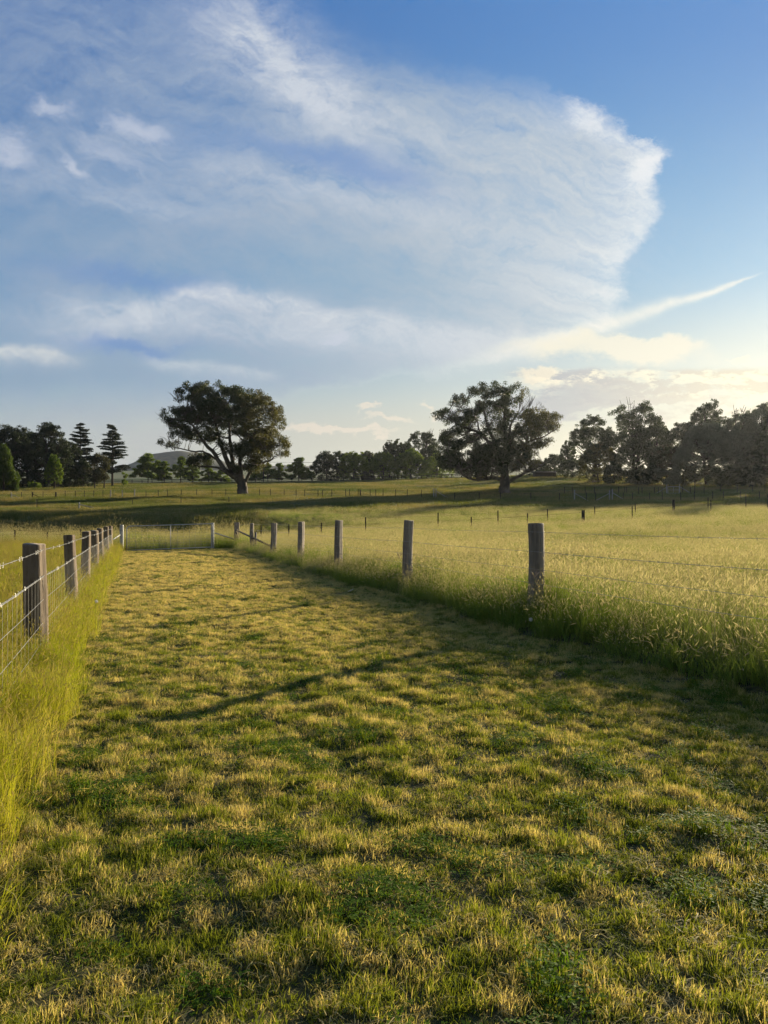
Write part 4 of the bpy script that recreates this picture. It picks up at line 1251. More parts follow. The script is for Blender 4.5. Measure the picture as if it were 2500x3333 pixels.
# stay rails bracing the round end post
mb = MB(); a = topsR[7] - baseR + (0.1, -0.1, 0.86); b = topsR[5] - baseR + (0.15, 0, 0.25)
mb.tube([a, b], 0.042, 8); mb.build('stay_rail', M['post'], rf, smooth=True)
mb = MB(); mb.tube([topsR[7] - baseR + (0.1, -0.14, 0.82), topsR[7] - baseR + (0.42, -1.0, 0.02)], 0.055, 8); mb.build('stay_rail', M['post'], rf, smooth=True)
mb = MB()
mb.tube([topsR[6] - baseR + (0.22, 0.05, -0.1), topsR[6] - baseR + (0.24, 0.05, 0.78)], 0.05, 8); mb.build('stump_post', M['post_grey'], rf, smooth=True)

# ------------------------------------------------------------------ the gate
GL = np.array([-12.02, 34.25]); GRr = np.array([-8.28, 35.55])
gzl = gz(*GL); gzr = gz(*GRr)
gdir = (GRr - GL) / np.linalg.norm(GRr - GL)

def metal_post(px, top, Y, r, label, h_extra=0.0):
    x, y, z = at(px, Y)
    h = (CAMZ - (top - 1668) / F * Y) - z
    mb = MB()
    mb.tube([(0, 0, -0.3), (0, 0, h * .5), (0, 0, h - 0.03), (0, 0, h)], [r, r, r, r * 0.8], 14)
    root = empty('gate_post', (x, y, z), label, 'post')
    mb.build('pole', M['white_paint'], root, smooth=False)
    c = MB(); c.tube([(0, 0, h + 0.001), (0, 0, h + 0.022), (0, 0, h + 0.03)], [r * 1.1, r * 1.08, r * 0.6], 14)
    c.build('cap', M['zinc'], root)
    for zz in (0.25, 0.95):
        hb = MB()
        hb.tube([(0, 0, zz), (0, 0, zz + 0.05)], r * 1.12, 12)
        hb.build('hinge_band', M['zinc'], root)
    return root
metal_post(396, 1712, 34.3, 0.085, 'pale round steel post at the left, hinge end of the farm gate')
metal_post(692, 1705, 35.9, 0.075, 'pale round steel post at the right, latch end of the farm gate')

Lg = float(np.linalg.norm(GRr - GL)) - 0.06
zb = (CAMZ - (1797 - 1668) / F * 34.4) + 0.06
Hg = 1.12
tilt = 0.10 / Lg
gate = empty('farm_gate', (GL[0] + gdir[0] * .10, GL[1] + gdir[1] * .10, zb), 'closed tubular gate with rounded corners and wire mesh at the end of the track', 'gate')
def GP(s, h):
    return np.array([gdir[0] * s, gdir[1] * s, h + tilt * s])
fr = MB()
rc = 0.14
path = [GP(0, 0)]
path += [GP(0, Hg - rc)] + [GP(rc - rc * math.cos(a), Hg - rc + rc * math.sin(a)) for a in np.linspace(0.3, 1.57, 5)]
path += [GP(Lg - rc + rc * math.sin(a), Hg - rc + rc * math.cos(a)) for a in np.linspace(0.0, 1.57, 6)]
path += [GP(Lg, 0.0)]
fr.tube(path, 0.023, 8)
fr.tube([GP(0, 0.0), GP(Lg, 0.0)], 0.017, 8)
fr.build('gate_frame', M['white_paint'], gate, smooth=True)
md = MB(); md.tube([GP(Lg * .50, 0.0), GP(Lg * .50, Hg)], 0.016, 8); md.build('centre_upright', M['white_paint'], gate, smooth=True)
ms = MB()
for h in (0.14, 0.28, 0.42, 0.56, 0.72, 0.88, 1.02):
    ms.tube([GP(0.02, h), GP(Lg * .5, h - 0.01), GP(Lg - 0.02, h)], 0.0034, 4, cap=False)
for s in np.arange(0.12, Lg, 0.27):
    ms.tube([GP(s, 0.0), GP(s, Hg)], 0.0045, 4, cap=False)
ms.build('gate_mesh', M['zinc'], gate)
lt = MB(); lt.tube([GP(Lg - .02, 0.80), GP(Lg + 0.10, 0.80)], 0.010, 5); lt.build('latch', M['zinc'], gate)

# rails joining the gate posts to the fences on both sides
def rail_between(p, q, r, label):
    p = np.array(p); q = np.array(q); c = (p + q) / 2
    mb = MB(); mb.tube([p - c, q - c], r, 8)
    o = mb.build('pipe_rail', M['white_paint'], smooth=True, loc=c)
    return tag(o, label, 'rail')
pl = topsR[7]
rail_between(pt(699, 1736, 35.9), (pl[0] - 0.02, pl[1] - 0.05, pl[2] + 0.42), 0.028, 'sloping steel pipe from the latch post to the end post of the right fence')
rail_between((tops[7][0], tops[7][1] + .05, tops[7][2] + .62), pt(392, 1742, 34.3), 0.022, 'short steel pipe from the last left fence post up to the hinge post')

# ------------------------------------------------------------------ star-picket and timber fences across the fields
def picket_mesh(mb, p, h, w=0.032):
    for a in (0.5, 2.6, 4.7):
        d_ = np.array([math.cos(a) * w, math.sin(a) * w, 0]); n_ = np.array([-math.sin(a), math.cos(a), 0]) * 0.004
        v = [p - n_ + (0, 0, -.2), p + d_ - n_ + (0, 0, -.2), p + d_ - n_ + (0, 0, h), p - n_ + (0, 0, h),
             p + n_ + (0, 0, -.2), p + d_ + n_ + (0, 0, -.2), p + d_ + n_ + (0, 0, h), p + n_ + (0, 0, h)]
        mb.add(v, [(0, 1, 2, 3), (4, 7, 6, 5), (1, 5, 6, 2), (3, 2, 6, 7), (0, 3, 7, 4)])


def field_fence(posts, label, wires, wire_r=0.004, group=None, mesh=False, wmat='steel', droop=0.0):
    """posts: (px, top row or None, Y, kind); kinds: p star picket, w pale timber, d dark timber"""
    x0, y0, z0 = at(posts[0][0], posts[0][2])
    root = empty('field_fence', (x0, y0, z0), label, 'fence', group)
    b0 = np.array([x0, y0, z0])
    P_ = []
    for px, top, Y, kd in posts:
        x, y, z = at(px, Y)
        h = 1.2 if top is None else (CAMZ - (top - 1668) / F * Y) - z
        h = min(max(h, 0.8), 1.6)
        mb = MB()
        c = np.array([x, y, z]) - b0
        kind = kd[0]
        if kind == 'p':
            picket_mesh(mb, c, h, 0.034 + 0.0002 * Y)
            mb.build('star_picket', M['steel'], root)
        else:
            r = 0.085 if kind == 'w' else 0.11
            mb.tube([c + (0, 0, -.2), c + (0, 0, h * .5), c + (0, 0, h)], [r * 1.05, r, r * .95], 9, jitter=0.05, rng=rng5)
            mb.build('fence_post', M['white_wood'] if kind == 'w' else M['bark_dark'], root)
            if len(kd) > 1:
                s = 1 if kd[1] == '>' else -1
                m2 = MB(); m2.tube([c + (0, 0, h * .72), c + (s * 1.9, 0.1, 0.05 + gz(x + s * 1.9, y + .1) - z)], 0.05, 6)
                m2.build('stay_rail', M['white_wood'] if kind == 'w' else M['bark_dark'], root)
        P_.append((c, h))
    hmin = min(h for _, h in P_)
    for wh in wires:
        mb = MB()
        mb.tube(np.array([c + (0, 0, wh * min(h, 1.15)) for c, h in P_]), wire_r, 4, cap=False)
        mb.build('fence_wire', M[wmat], root)
    return root

FG = 'wire fences crossing the fields'
field_fence([(1046, 1703, 43, 'p'), (1190, 1685, 46, 'p'), (1426, 1670, 50, 'p'), (1621, 1663, 53, 'p'), (1782, 1658, 55, 'p'), (1936, 1650, 57, 'p'), (2068, 1640, 60, 'p'),
             (2192, 1628, 62, 'd'), (2305, 1621, 64, 'p'), (2428, 1602, 68, 'p'), (2560, 1595, 71, 'p')],
            'line of tall dark star pickets running up across the seeding grass on the right', (0.95, 0.6), 0.0035, FG)
field_fence([(850, 1712, 42, 'p'), (940, 1708, 43, 'p'), (1534, 1684, 45, 'p'), (1717, 1672, 48, 'p'), (1898, 1662, 51, 'd'), (2058, 1648, 54, 'p'), (2314, 1628, 59, 'p'), (2498, 1607, 62, 'p')],
            'nearer line of short dark star pickets half sunk in the seeding grass', (0.85,), 0.0035, FG)
field_fence([(-40, 1735, 34, 'p'), (48, 1727, 36, 'p'), (154, 1733, 37, 'p'), (262, 1724, 38, 'p')],
            'dark picket fence before the creek at the left edge, behind the round posts', (1.0, 0.82, 0.5, 0.3), 0.004, FG)
field_fence([(-60, None, 78, 'p'), (120, None, 80, 'p'), (258, 1638, 82, 'w>'), (431, 1628, 90, 'p'), (589, 1619, 94, 'p'), (745, 1621, 98, 'p')],
            'sparse fence with one pale braced post on the left slope beyond the creek', (0.9, 0.5), 0.004, FG)
cl = [(-40, None, 108, 'p'), (37, 1604, 108, 'w>'), (70, None, 108, 'p'), (106, 1603, 109, 'd>'), (140, None, 109, 'p'), (182, 1603, 109, 'd'), (212, None, 110, 'p'), (245, None, 110, 'p'), (275, None, 110, 'p'), (305, None, 111, 'p'),
      (335, None, 111, 'p'), (360, 1596, 111, 'w'), (398, 1597, 111, 'w'), (438, 1594, 112, 'w')]
field_fence(cl, 'far paddock fence on the left with three pale posts among dark pickets', (0.95, 0.7, 0.45, 0.25), 0.006, FG)
cm = [(px, None, 112 + i * 0.2, 'p') for i, px in enumerate([475, 515, 545, 590, 640, 690, 735, 845, 880, 925, 964, 992, 1035, 1050, 1080, 1125, 1138, 1166])]
cm += [(1173, 1595, 114, 'd')] + [(px, None, 114, 'p') for px in (1205, 1223, 1247, 1288, 1326, 1372)] + [(1412, 1590, 113, 'w'), (1419, 1591, 113, 'w>')]
field_fence(cm, 'low picket fence running behind the big left gum to a pair of white posts', (0.9, 0.5), 0.005, FG)
dm = [(1480, None, 106, 'p'), (1560, None, 105, 'p'), (1629, None, 104, 'p'), (1728, None, 102, 'p'), (1821, None, 101, 'p'), (1870, 1588, 100, 'w>'), (1909, None, 100, 'p'), (1939, None, 100, 'p'), (1984, 1597, 100, 'w<'), (1993, 1590, 100, 'w>'), (2029, None, 100, 'p'),
      (2059, None, 100, 'p'), (2115, None, 100, 'p'), (2156, None, 100, 'p'), (2216, None, 99, 'p'), (2260, None, 99, 'p'), (2320, None, 98, 'p'), (2355, None, 98, 'p'), (2410, None, 98, 'p'), (2472, None, 97, 'p'), (2540, None, 97, 'p')]
field_fence(dm, 'picket fence with pale braced strainer posts across the shaded field on the right', (0.9, 0.5), 0.005, FG)
em = [(px, None, 124, 'p') for px in (1838, 1863, 1905, 1935, 1989, 2014, 2034, 2040, 2079, 2090, 2130, 2143, 2155)] + [(2170, 1576, 124, 'w<')]
field_fence(em, 'farthest picket fence in the shade of the wood, ending at the small white gate', (0.9,), 0.005, FG)
em = [(2212, 1576, 124, 'w>')] + [(px, None, 124, 'p') for px in (2222, 2247, 2262, 2292, 2345, 2400, 2450, 2490)]
field_fence(em, 'farthest picket fence from the small white gate to the right edge', (0.9,), 0.005, FG)
x, y, z = at(2172, 124)
fg = empty('farm_gate', (x, y, z), 'small white gate frame far off in the shade before the wood', 'gate')
mb = MB(); W_ = 40 / F * 124
mb.tube([(0.1, 0, .15), (0.1, 0, 1.25), (W_ - .1, 0, 1.25), (W_ - .1, 0, .15), (0.1, 0, .15)], 0.035, 6)
mb.build('gate_frame', M['white_paint'], fg)
mb = MB(); mb.tube([(0.1, 0, .7), (W_ - .1, 0, .7)], 0.02, 5); mb.tube([(W_ / 2, 0, .15), (W_ / 2, 0, 1.25)], 0.02, 5); mb.build('gate_bar', M['white_paint'], fg)

# dark post-and-rail fence in front of the young trees
x, y, z = at(300, 220)
rfn = empty('rail_fence', (x, y, z), 'long dark post and rail fence in front of the young green trees', 'fence')
b0 = np.array([x, y, z])
pp = []
for px in np.arange(300, 1540, 32.5):
    xx, yy, zz = at(px, 220)
    mb = MB(); mb.box((0, 0, 0.65), (0.16, 0.16, 1.5)); mb.build('post', M['rail'], rfn, loc=np.array([xx, yy, zz]) - b0)
    pp.append(np.array([xx, yy, zz]) - b0)
for h in (0.35, 0.8, 1.25):
    mb = MB()
    for a, b in zip(pp[:-1], pp[1:]):
        c = (a + b) / 2 + (0, -0.1, h); dz_ = b[2] - a[2]; Lx = b[0] - a[0]
        v = []
        for q, zz in ((a, a[2]), (b, b[2])):
            v += [(q[0], -0.12 + q[1], zz + h - .09), (q[0], -0.08 + q[1], zz + h - .09), (q[0], -0.08 + q[1], zz + h + .09), (q[0], -0.12 + q[1], zz + h + .09)]
        mb.add(v, [(0, 1, 2, 3), (4, 7, 6, 5), (0, 4, 5, 1), (1, 5, 6, 2), (2, 6, 7, 3), (3, 7, 4, 0)])
    mb.build('rail', M['rail'], rfn)
x, y, z = at(75, 182)
rf2 = empty('rail_fence', (x, y, z), 'short dark post and rail fence under the dark trees on the left', 'fence')
b0 = np.array([x, y, z]); pp = []
for px in np.arange(75, 300, 39):
    xx, yy, zz = at(px, 182)
    mb = MB(); mb.box((0, 0, 0.6), (0.16, 0.16, 1.4)); mb.build('post', M['rail'], rf2, loc=np.array([xx, yy, zz]) - b0)
    pp.append(np.array([xx, yy, zz]) - b0)
for h in (0.45, 1.05):
    mb = MB(); mb.tube([q + (0, -.1, h) for q in pp], 0.08, 4); mb.build('rail', M['rail'], rf2)

# power pole and lines
x, y, z = at(858, 214)
pole = empty('power_pole', (x, y, z), 'thin power pole with wires right of the big gum, before the rail fence', 'pole')
hp = (CAMZ - (1503 - 1668) / F * 214) - z
mb = MB(); mb.tube([(0, 0, -.3), (0, 0, hp)], [0.16, 0.10], 8); mb.build('mast', M['bark_dark'], pole)
mb = MB(); mb.box((0, 0, hp - .25), (1.7, 0.1, 0.1)); mb.build('crossarm', M['bark_dark'], pole)
for dxw in (-0.7, 0.7):
    mb = MB(); mb.tube(bez((dxw, 0, hp - .15), (26, 10 + dxw, hp + 0.6), (0, 0, -0.5), 8), 0.022, 4, cap=False); mb.build('power_line', M['steel'], pole)

# shed
x, y, z = at(1772, 206)
sh = empty('shed', (x, y, z - .1), 'low dark open shed with a flat roof between the wide old tree and the wood', 'shed')
Ws = 68 / F * 206
mb = MB()
mb.box((0, 1.6, 0.75), (Ws, 0.15, 1.6)); mb.box((-Ws / 2, 0, 0.72), (0.15, 3.0, 1.5)); mb.box((Ws / 2, 0, 0.72), (0.15, 3.0, 1.5))
mb.build('wall', M['shed'], sh)
for i in range(4):
    m2 = MB(); m2.box((-Ws / 2 + .4 + i * (Ws - .8) / 3, -1.35, 0.72), (0.14, 0.14, 1.44)); m2.build('post', M['shed'], sh)
mb = MB(); mb.box((0, 0.1, 1.62), (Ws + .6, 3.6, 0.14)); mb.build('roof', M['tin'], sh)

# rocks by the creek at the left edge
def rock(mb, c, r, rng):
    k = 9
    for_ = []
    rings = []
    for i, t in enumerate(np.linspace(0.08, 0.92, 6)):
        a = math.pi * t
        ang = np.arange(k) * 2 * math.pi / k + 0.3 * i
        rr = r * math.sin(a) * (1 + 0.16 * rng.normal(size=k))
        rings.append(np.stack([np.cos(ang) * rr, np.sin(ang) * rr * 0.8, np.full(k, r * 0.7 * math.cos(a))], 1) + c)
    v = np.concatenate(rings)
    f = [(i * k + j, i * k + (j + 1) % k, (i + 1) * k + (j + 1) % k, (i + 1) * k + j) for i in range(5) for j in range(k)]
    f += [tuple(range(k))[::-1], tuple(5 * k + j for j in range(k))]
    mb.add(v, f)
for (px, Y, r, lb) in ((-8, 50, 0.42, 'large grey creek rock cut by the left edge of the photo'), (14, 49, 0.36, 'middle grey creek rock of the three at the left edge'), (33, 50, 0.24, 'smallest grey creek rock, rightmost of the three at the left edge')):
    x, y, z = at(px, Y)
    zt = CAMZ - (1731 - 1668) / F * Y
    mb = MB()
    n = max(1, int((zt - z) / (r * 0.9)))
    rock(mb, np.array([0, 0, r * 0.4]), r, rng5)
    if zt - z > r:
        rock(mb, np.array([0.1, 0, (zt - z) - r * .7]), r * 0.95, rng5); rock(mb, np.array([-.05, 0.05, (zt - z) * .5]), r * 1.1, rng5)
    tag(mb.build('rock', M['rock'], loc=(x, y, z)), lb, 'rock', 'rocks by the creek')

# single stalks that stand out
def stalk(name, px_base, row_base, Y, h, lean, label, head='cocksfoot', cat='grass stalk'):
    x, y, z = at(px_base, Y)
    root = empty(name, (x, y, z), label, cat)
    mb = MB(); q = bez((0, 0, 0), (lean[0], lean[1], h), (-lean[0] * .2, 0, 0), 7); mb.tube(q, np.linspace(.0022, .0014, 7), 5)
    mb.build('stem', M['meadow'], root)
    hd = MB(); e_ = q[-1]
    if head == 'cocksfoot':
        for dxx, dz_, L_ in ((-.028, .045, .050), (.030, .030, .045), (.045, .042, .04), (.0, -.01, .04), (-.01, .02, .045), (.02, .055, .03)):
            c = e_ + (dxx, 0, dz_)
            a = np.array([dxx * .5, 0, L_ * .5])
            hd.tube([c - a, c - a * .4, c + a * .3, c + a], [0.002, 0.009, 0.008, 0.002], 7, jitter=.15, rng=rng5)
            hd.tube([e_ - (0, 0, .02), c - a], 0.001, 3)
        hd.build('seed_head', M['twine'], root)
    else:
        for _ in range(90):
            d_ = rng5.normal(size=3); d_ /= np.linalg.norm(d_)
            hd.tube([e_, e_ + d_ * 0.021], 0.0006, 3)
            hd.tube([e_ + d_ * 0.017, e_ + d_ * 0.023], [0.0026, 0.0005], 4)
        hd.build('seed_clock', M['flower'], root)
stalk('cocksfoot_stalk', 1746, 0, 9.25, 0.60, (-0.03, -0.02), 'forked cocksfoot seed stalk standing before the nearest right fence post')
stalk('cocksfoot_stalk', 1338, 0, 13.5, 0.62, (-0.22, -0.02), 'leaning cocksfoot seed stalk crossing the second right fence post', head='cocksfoot')
stalk('dandelion_clock', 1733, 0, 8.6, 0.18, (-0.02, 0), 'round white dandelion seed clock in the grass edge below the nearest right post', head='clock', cat='dandelion')
stalk('dandelion_clock', 308, 0, 8.7, 0.42, (0.02, 0), 'pale round dandelion clock in the bright left grass verge', head='clock', cat='dandelion')
# pale fallen leaf on the mown edge
x, y, z = at(1142, 13.9)
mb = MB(); mb.add([(-.05, 0, .06), (0, -.02, .09), (.05, 0, .11), (0.01, .03, .07), (-.05, 0, .07), (0, -.02, .10), (.05, 0, .12), (0.01, .03, .08)], [(0, 1, 2, 3), (4, 7, 6, 5), (0, 4, 5, 1), (1, 5, 6, 2), (2, 6, 7, 3), (3, 7, 4, 0)])
tag(mb.build('fallen_leaf', M['flower'], loc=(x, y, z)), 'tiny pale leaf caught at the edge of the mown track', 'leaf')
# ------------------------------------------------------------------ grass
def blade_set(n, rad, h, hs, w, lean, rng, curl=0.35, base_z=-0.01, flat=False, tint=None):
    a = rng.uniform(0, 2 * math.pi, n); r = rad * rng.random(n) ** 0.5
    B = np.stack([r * np.cos(a), r * np.sin(a), np.full(n, base_z)], 1)
    L = h * (1 + hs * rng.normal(size=n)).clip(0.35, 1.8)
    da = rng.uniform(0, 2 * math.pi, n)
    ln = np.abs(lean * rng.normal(size=n)) + 0.02
    if flat:
        ln = rng.uniform(1.2, 1.55, n); B[:, 2] = rng.uniform(0.005, 0.03, n)
    D = np.stack([np.cos(da) * np.sin(ln), np.sin(da) * np.sin(ln), np.cos(ln)], 1)
    ln2 = np.minimum(ln * (1 + curl * 3) + curl * rng.random(n), 2.0)
    D2 = np.stack([np.cos(da) * np.sin(ln2), np.sin(da) * np.sin(ln2), np.cos(ln2)], 1)
    pa = rng.uniform(0, 2 * math.pi, n)
    Wd = np.stack([np.cos(pa), np.sin(pa), np.zeros(n)], 1) * (w * (0.7 + 0.6 * rng.random(n)))[:, None] / 2
    Mi = B + D * (L * 0.55)[:, None]
    Ti = Mi + D2 * (L * 0.45)[:, None]
    V_ = np.stack([B - Wd, B + Wd, Mi + Wd * 0.8, Mi - Wd * 0.8, Ti], 1).reshape(-1, 3)
    i = np.arange(n)[:, None] * 5
    Q = i + np.array([[0, 1, 2, 3]]); Tt = i + np.array([[3, 2, 4]])
    tn = rng.random(n) if tint is None else np.full(n, tint)
    return V_, Q, Tt, np.repeat(tn, 5), Ti, D2


def heads(T_, D_, L, w, rng, droop=0.3):
    n = len(T_)
    D = D_ + droop * rng.normal(size=(n, 3)); D /= np.linalg.norm(D, axis=1)[:, None]
    L = L * (0.6 + 0.8 * rng.random(n))[:, None]
    s = np.cross(D, rng.normal(size=(n, 3))); s /= np.linalg.norm(s, axis=1)[:, None]
    s2 = np.cross(D, s)
    w = w * (0.7 + 0.6 * rng.random(n))[:, None]
    A = T_ - D * 0.02; E = T_ + D * L; Mm = T_ + D * L * 0.4
    V_ = np.stack([A, Mm + s * w, E, Mm - s * w, A, Mm + s2 * w, E, Mm - s2 * w], 1).reshape(-1, 3)
    i = np.arange(2 * n)[:, None] * 4 + np.array([[0, 1, 2, 3]])
    return V_, i, np.full(8 * n, 2.0) + np.repeat(rng.random(n), 8) * 0.8


def tuft(name, mat_, parts):
    V_, Q, Tt, tn, off = [], [], [], [], 0
    for p in parts:
        v, q, t, ti = p
        V_.append(v); Q.append(q + off)
        if t is not None: Tt.append(t + off)
        tn.append(ti); off += len(v)
    fs = [np.concatenate(Q)] + ([np.concatenate(Tt)] if Tt else [])
    return new_mesh(name, np.concatenate(V_), fs, mat_, link=False, tint=np.concatenate(tn))


def scatter(name, variants, pts, scl, rot, idx_, label, cat):
    """one stuff object: tufts instanced on a cloud of ground points"""
    me = bpy.data.meshes.new(name)
    me.vertices.add(len(pts)); me.vertices.foreach_set('co', np.asarray(pts, np.float32).ravel())
    a = me.attributes.new('rot', 'FLOAT_VECTOR', 'POINT'); a.data.foreach_set('vector', np.asarray(rot, np.float32).ravel())
    a = me.attributes.new('scl', 'FLOAT_VECTOR', 'POINT'); a.data.foreach_set('vector', np.asarray(scl, np.float32).ravel())
    a = me.attributes.new('var', 'INT', 'POINT'); a.data.foreach_set('value', np.asarray(idx_, np.int32))
    me.update()
    o = bpy.data.objects.new(name, me); COL.objects.link(o)
    c = bpy.data.collections.new(name + '_tufts')
    for i, v in enumerate(variants):
        c.objects.link(v)
    ng = bpy.data.node_groups.new(name, 'GeometryNodeTree')
    ng.interface.new_socket('Geometry', in_out='INPUT', socket_type='NodeSocketGeometry')
    ng.interface.new_socket('Geometry', in_out='OUTPUT', socket_type='NodeSocketGeometry')
    N = ng.nodes; Lk = ng.links
    gi = N.new('NodeGroupInput'); go = N.new('NodeGroupOutput')
    ci = N.new('GeometryNodeCollectionInfo'); ci.inputs['Collection'].default_value = c
    ci.inputs['Separate Children'].default_value = True; ci.inputs['Reset Children'].default_value = True
    ip = N.new('GeometryNodeInstanceOnPoints'); ip.inputs['Pick Instance'].default_value = True
    def na(nm, ty):
        q = N.new('GeometryNodeInputNamedAttribute'); q.data_type = ty; q.inputs['Name'].default_value = nm
        return next(s for s in q.outputs if s.enabled)
    Lk.new(gi.outputs[0], ip.inputs['Points']); Lk.new(ci.outputs[0], ip.inputs['Instance'])
    Lk.new(na('var', 'INT'), ip.inputs['Instance Index'])
    e2r = N.new('FunctionNodeEulerToRotation'); Lk.new(na('rot', 'FLOAT_VECTOR'), e2r.inputs[0])
    Lk.new(e2r.outputs[0], ip.inputs['Rotation'])
    Lk.new(na('scl', 'FLOAT_VECTOR'), ip.inputs['Scale'])
    Lk.new(ip.outputs[0], go.inputs[0])
    md_ = o.modifiers.new('tufts', 'NODES'); md_.node_group = ng
    tag(o, label, cat, kind='stuff')
    return o


def sample(n, x0, x1, y0, y1, rng, keep):
    x = rng.uniform(x0, x1, n); y = rng.uniform(y0, y1, n)
    k = keep(x, y)
    return x[k], y[k]


def rots(n, rng, tilt):
    return np.stack([rng.normal(size=n) * tilt, rng.normal(size=n) * tilt, rng.uniform(0, 6.283, n)], 1)

rg = np.random.default_rng(77)

# mown track
mown_v = []
for i in range(6):
    b1 = blade_set(46, 0.042, 0.036, 0.32, 0.0033, 0.30, rg)
    b2 = blade_set(4, 0.06, 0.035, 0.3, 0.0026, 1.3, rg, flat=True)
    mown_v.append(tuft('mown_a%d' % i, M['mown'], [b1[:4], b2[:4]]))
for i in range(2):   # coarser, greener, longer
    b1 = blade_set(26, 0.050, 0.036, 0.35, 0.0052, 0.50, rg, tint=0.0)
    mown_v.append(tuft('mown_b%d' % i, M['mown'], [b1[:4]]))
for i in range(2):   # dry clippings lying on top
    b1 = blade_set(22, 0.08, 0.040, 0.4, 0.0028, 1.2, rg, flat=True, tint=1.0)
    mown_v.append(tuft('mown_c%d' % i, M['mown'], [b1[:4]]))
def clover(n, rad, rng):
    V_, Q = [], []
    for i in range(n):
        a, r = rng.uniform(0, 6.28), rad * rng.random() ** .5
        c = np.array([r * math.cos(a), r * math.sin(a), rng.uniform(0.018, 0.048)])
        for j in range(3):
            th = a + j * 2.094; s = rng.uniform(0.005, 0.009)
            d1 = np.array([math.cos(th), math.sin(th), rng.uniform(-.2, .4)]); d2 = np.array([-math.sin(th), math.cos(th), 0])
            V_ += [c, c + d1 * s * .9 + d2 * s * .75, c + d1 * s * 1.7, c + d1 * s * .9 - d2 * s * .75]
            Q.append([len(V_) - 4, len(V_) - 3, len(V_) - 2, len(V_) - 1])
    return np.array(V_), np.array(Q), None, np.repeat(rng.random(n * 3), 4)
for i in range(2):
    b1 = blade_set(34, 0.065, 0.036, 0.3, 0.0036, 0.45, rg)
    mown_v.append(tuft('mown_d%d' % i, M['clover'], [clover(10, 0.08, rg), b1[:4]]))

def place_mown(n, y0, y1, sc):
    x, y = sample(n, -13.5, 5.0, y0, y1, rg, lambda x, y: is_mown(x, y) & (np.abs(x) < 0.60 * y + 3.5))
    return x, y, np.full(len(x), sc)
A = [place_mown(int(18.5 * 5 * 720), 1.2, 6.2, 0.95), place_mown(int(18.5 * 9 * 460), 6.2, 15, 1.15), place_mown(int(18.5 * 23 * 220), 15, 38, 1.5)]
x = np.concatenate([a[0] for a in A]); y = np.concatenate([a[1] for a in A]); s0 = np.concatenate([a[2] for a in A])
n1 = vnoise(x, y, 0.09, 31); n2 = vnoise(x, y, 0.19, 32); n3 = vnoise(x, y, 0.6, 33)
hh = np.clip(0.84 + 0.48 * n1 + 0.30 * n2 + 0.08 * n3 + 0.50 * vnoise(x, y, 0.05, 34), 0.32, 1.8)
sA = across(x, y)
hh *= 1 + 0.8 * np.exp(-((sA + 0.6) / 0.10) ** 2) + 0.8 * np.exp(-((sA - 4.69) / 0.12) ** 2)
v = rg.integers(0, 6, len(x))
u_ = rg.random(len(x))
green_patch = vnoise(x, y, 0.15, 35)
v = np.where((u_ < 0.06 + 0.10 * (green_patch > 0.25)), rg.integers(6, 8, len(x)), v)
v = np.where((u_ > 0.95 - 0.05 * (n2 < -0.1)), rg.integers(8, 10, len(x)), v)
v = np.where((vnoise(x, y, 0.2, 36) > 0.45) & (u_ > 0.3) & (u_ < 0.75), rg.integers(10, 12, len(x)), v)
scl = np.stack([s0 * (0.9 + 0.2 * rg.random(len(x)))] * 2 + [s0 ** 0.4 * hh], 1)
keep = hh > 0.0
P_ = np.stack([x, y, ground_z(x, y)], 1)[keep]
scatter('mown_grass', mown_v, P_, scl[keep], rots(keep.sum(), rg, 0.10), v[keep], 'short mown track of patchy green and straw coloured grass', 'grass')
print('mown', keep.sum())

# meadow: tall seeding grass
meadow_v = []
for i in range(5):
    lv = blade_set(34, 0.13, 0.29, 0.32, 0.0042, 0.28, rg)
    stm = blade_set(21, 0.14, 0.45, 0.18, 0.0024, 0.13, rg, curl=0.18)
    hd = heads(stm[4], stm[5], 0.038, 0.0028, rg)
    meadow_v.append(tuft('meadow_a%d' % i, M['meadow'], [lv[:4], stm[:4], (hd[0], hd[1], None, hd[2])]))
for i in range(2):
    lv = blade_set(28, 0.12, 0.36, 0.25, 0.0068, 0.25, rg, tint=0.1)
    stm = blade_set(6, 0.14, 0.52, 0.14, 0.0028, 0.2, rg, curl=0.3)
    hd = heads(stm[4], stm[5], 0.07, 0.0045, rg, 0.4)
    meadow_v.append(tuft('meadow_b%d' % i, M['meadow'], [lv[:4], stm[:4], (hd[0], hd[1], None, hd[2])]))

def notmown(x, y):
    return ~is_mown(x, y)
def reg_right(x, y):
    s = across(x, y)
    return notmown(x, y) & (s > 4.55) & (x < 0.60 * y + 4.0)
R_ = []
x, y = sample(int(20 * 19.5 * 62), -4, 16, 0.5, 20, rg, reg_right); R_.append((x, y, np.full(len(x), 0.92)))
x, y = sample(int(30 * 18 * 26), -10, 24, 20, 38, rg, reg_right); R_.append((x, y, np.full(len(x), 1.1)))
x, y = sample(int(64 * 40 * 13), -24, 46, 34, 76, rg, lambda x, y: notmown(x, y) & (x < 0.60 * y) & (x > -0.60 * y) & ((y > 34.6 + 0.342 * (x + 12.1)) | ((across(x, y) > 4.6) & (y > 36))) & ((x > -0.34 * y) | (y < 46)))
R_.append((x, y, np.full(len(x), 1.35)))
x = np.concatenate([a[0] for a in R_]); y = np.concatenate([a[1] for a in R_]); s0 = np.concatenate([a[2] for a in R_])
sA = across(x, y)
u = x / y
hh = np.clip(1.0 + 0.26 * vnoise(x, y, 1.3, 41) + 0.22 * vnoise(x, y, 0.4, 42) + 0.15 * vnoise(x, y, 4.0, 43), 0.4, 1.7)
hh *= np.where(y < 38, 0.60 + 0.40 * sstep(4.6, 5.6, sA), 1.0)
hh *= 1 - 0.25 * sstep(45, 70, y)
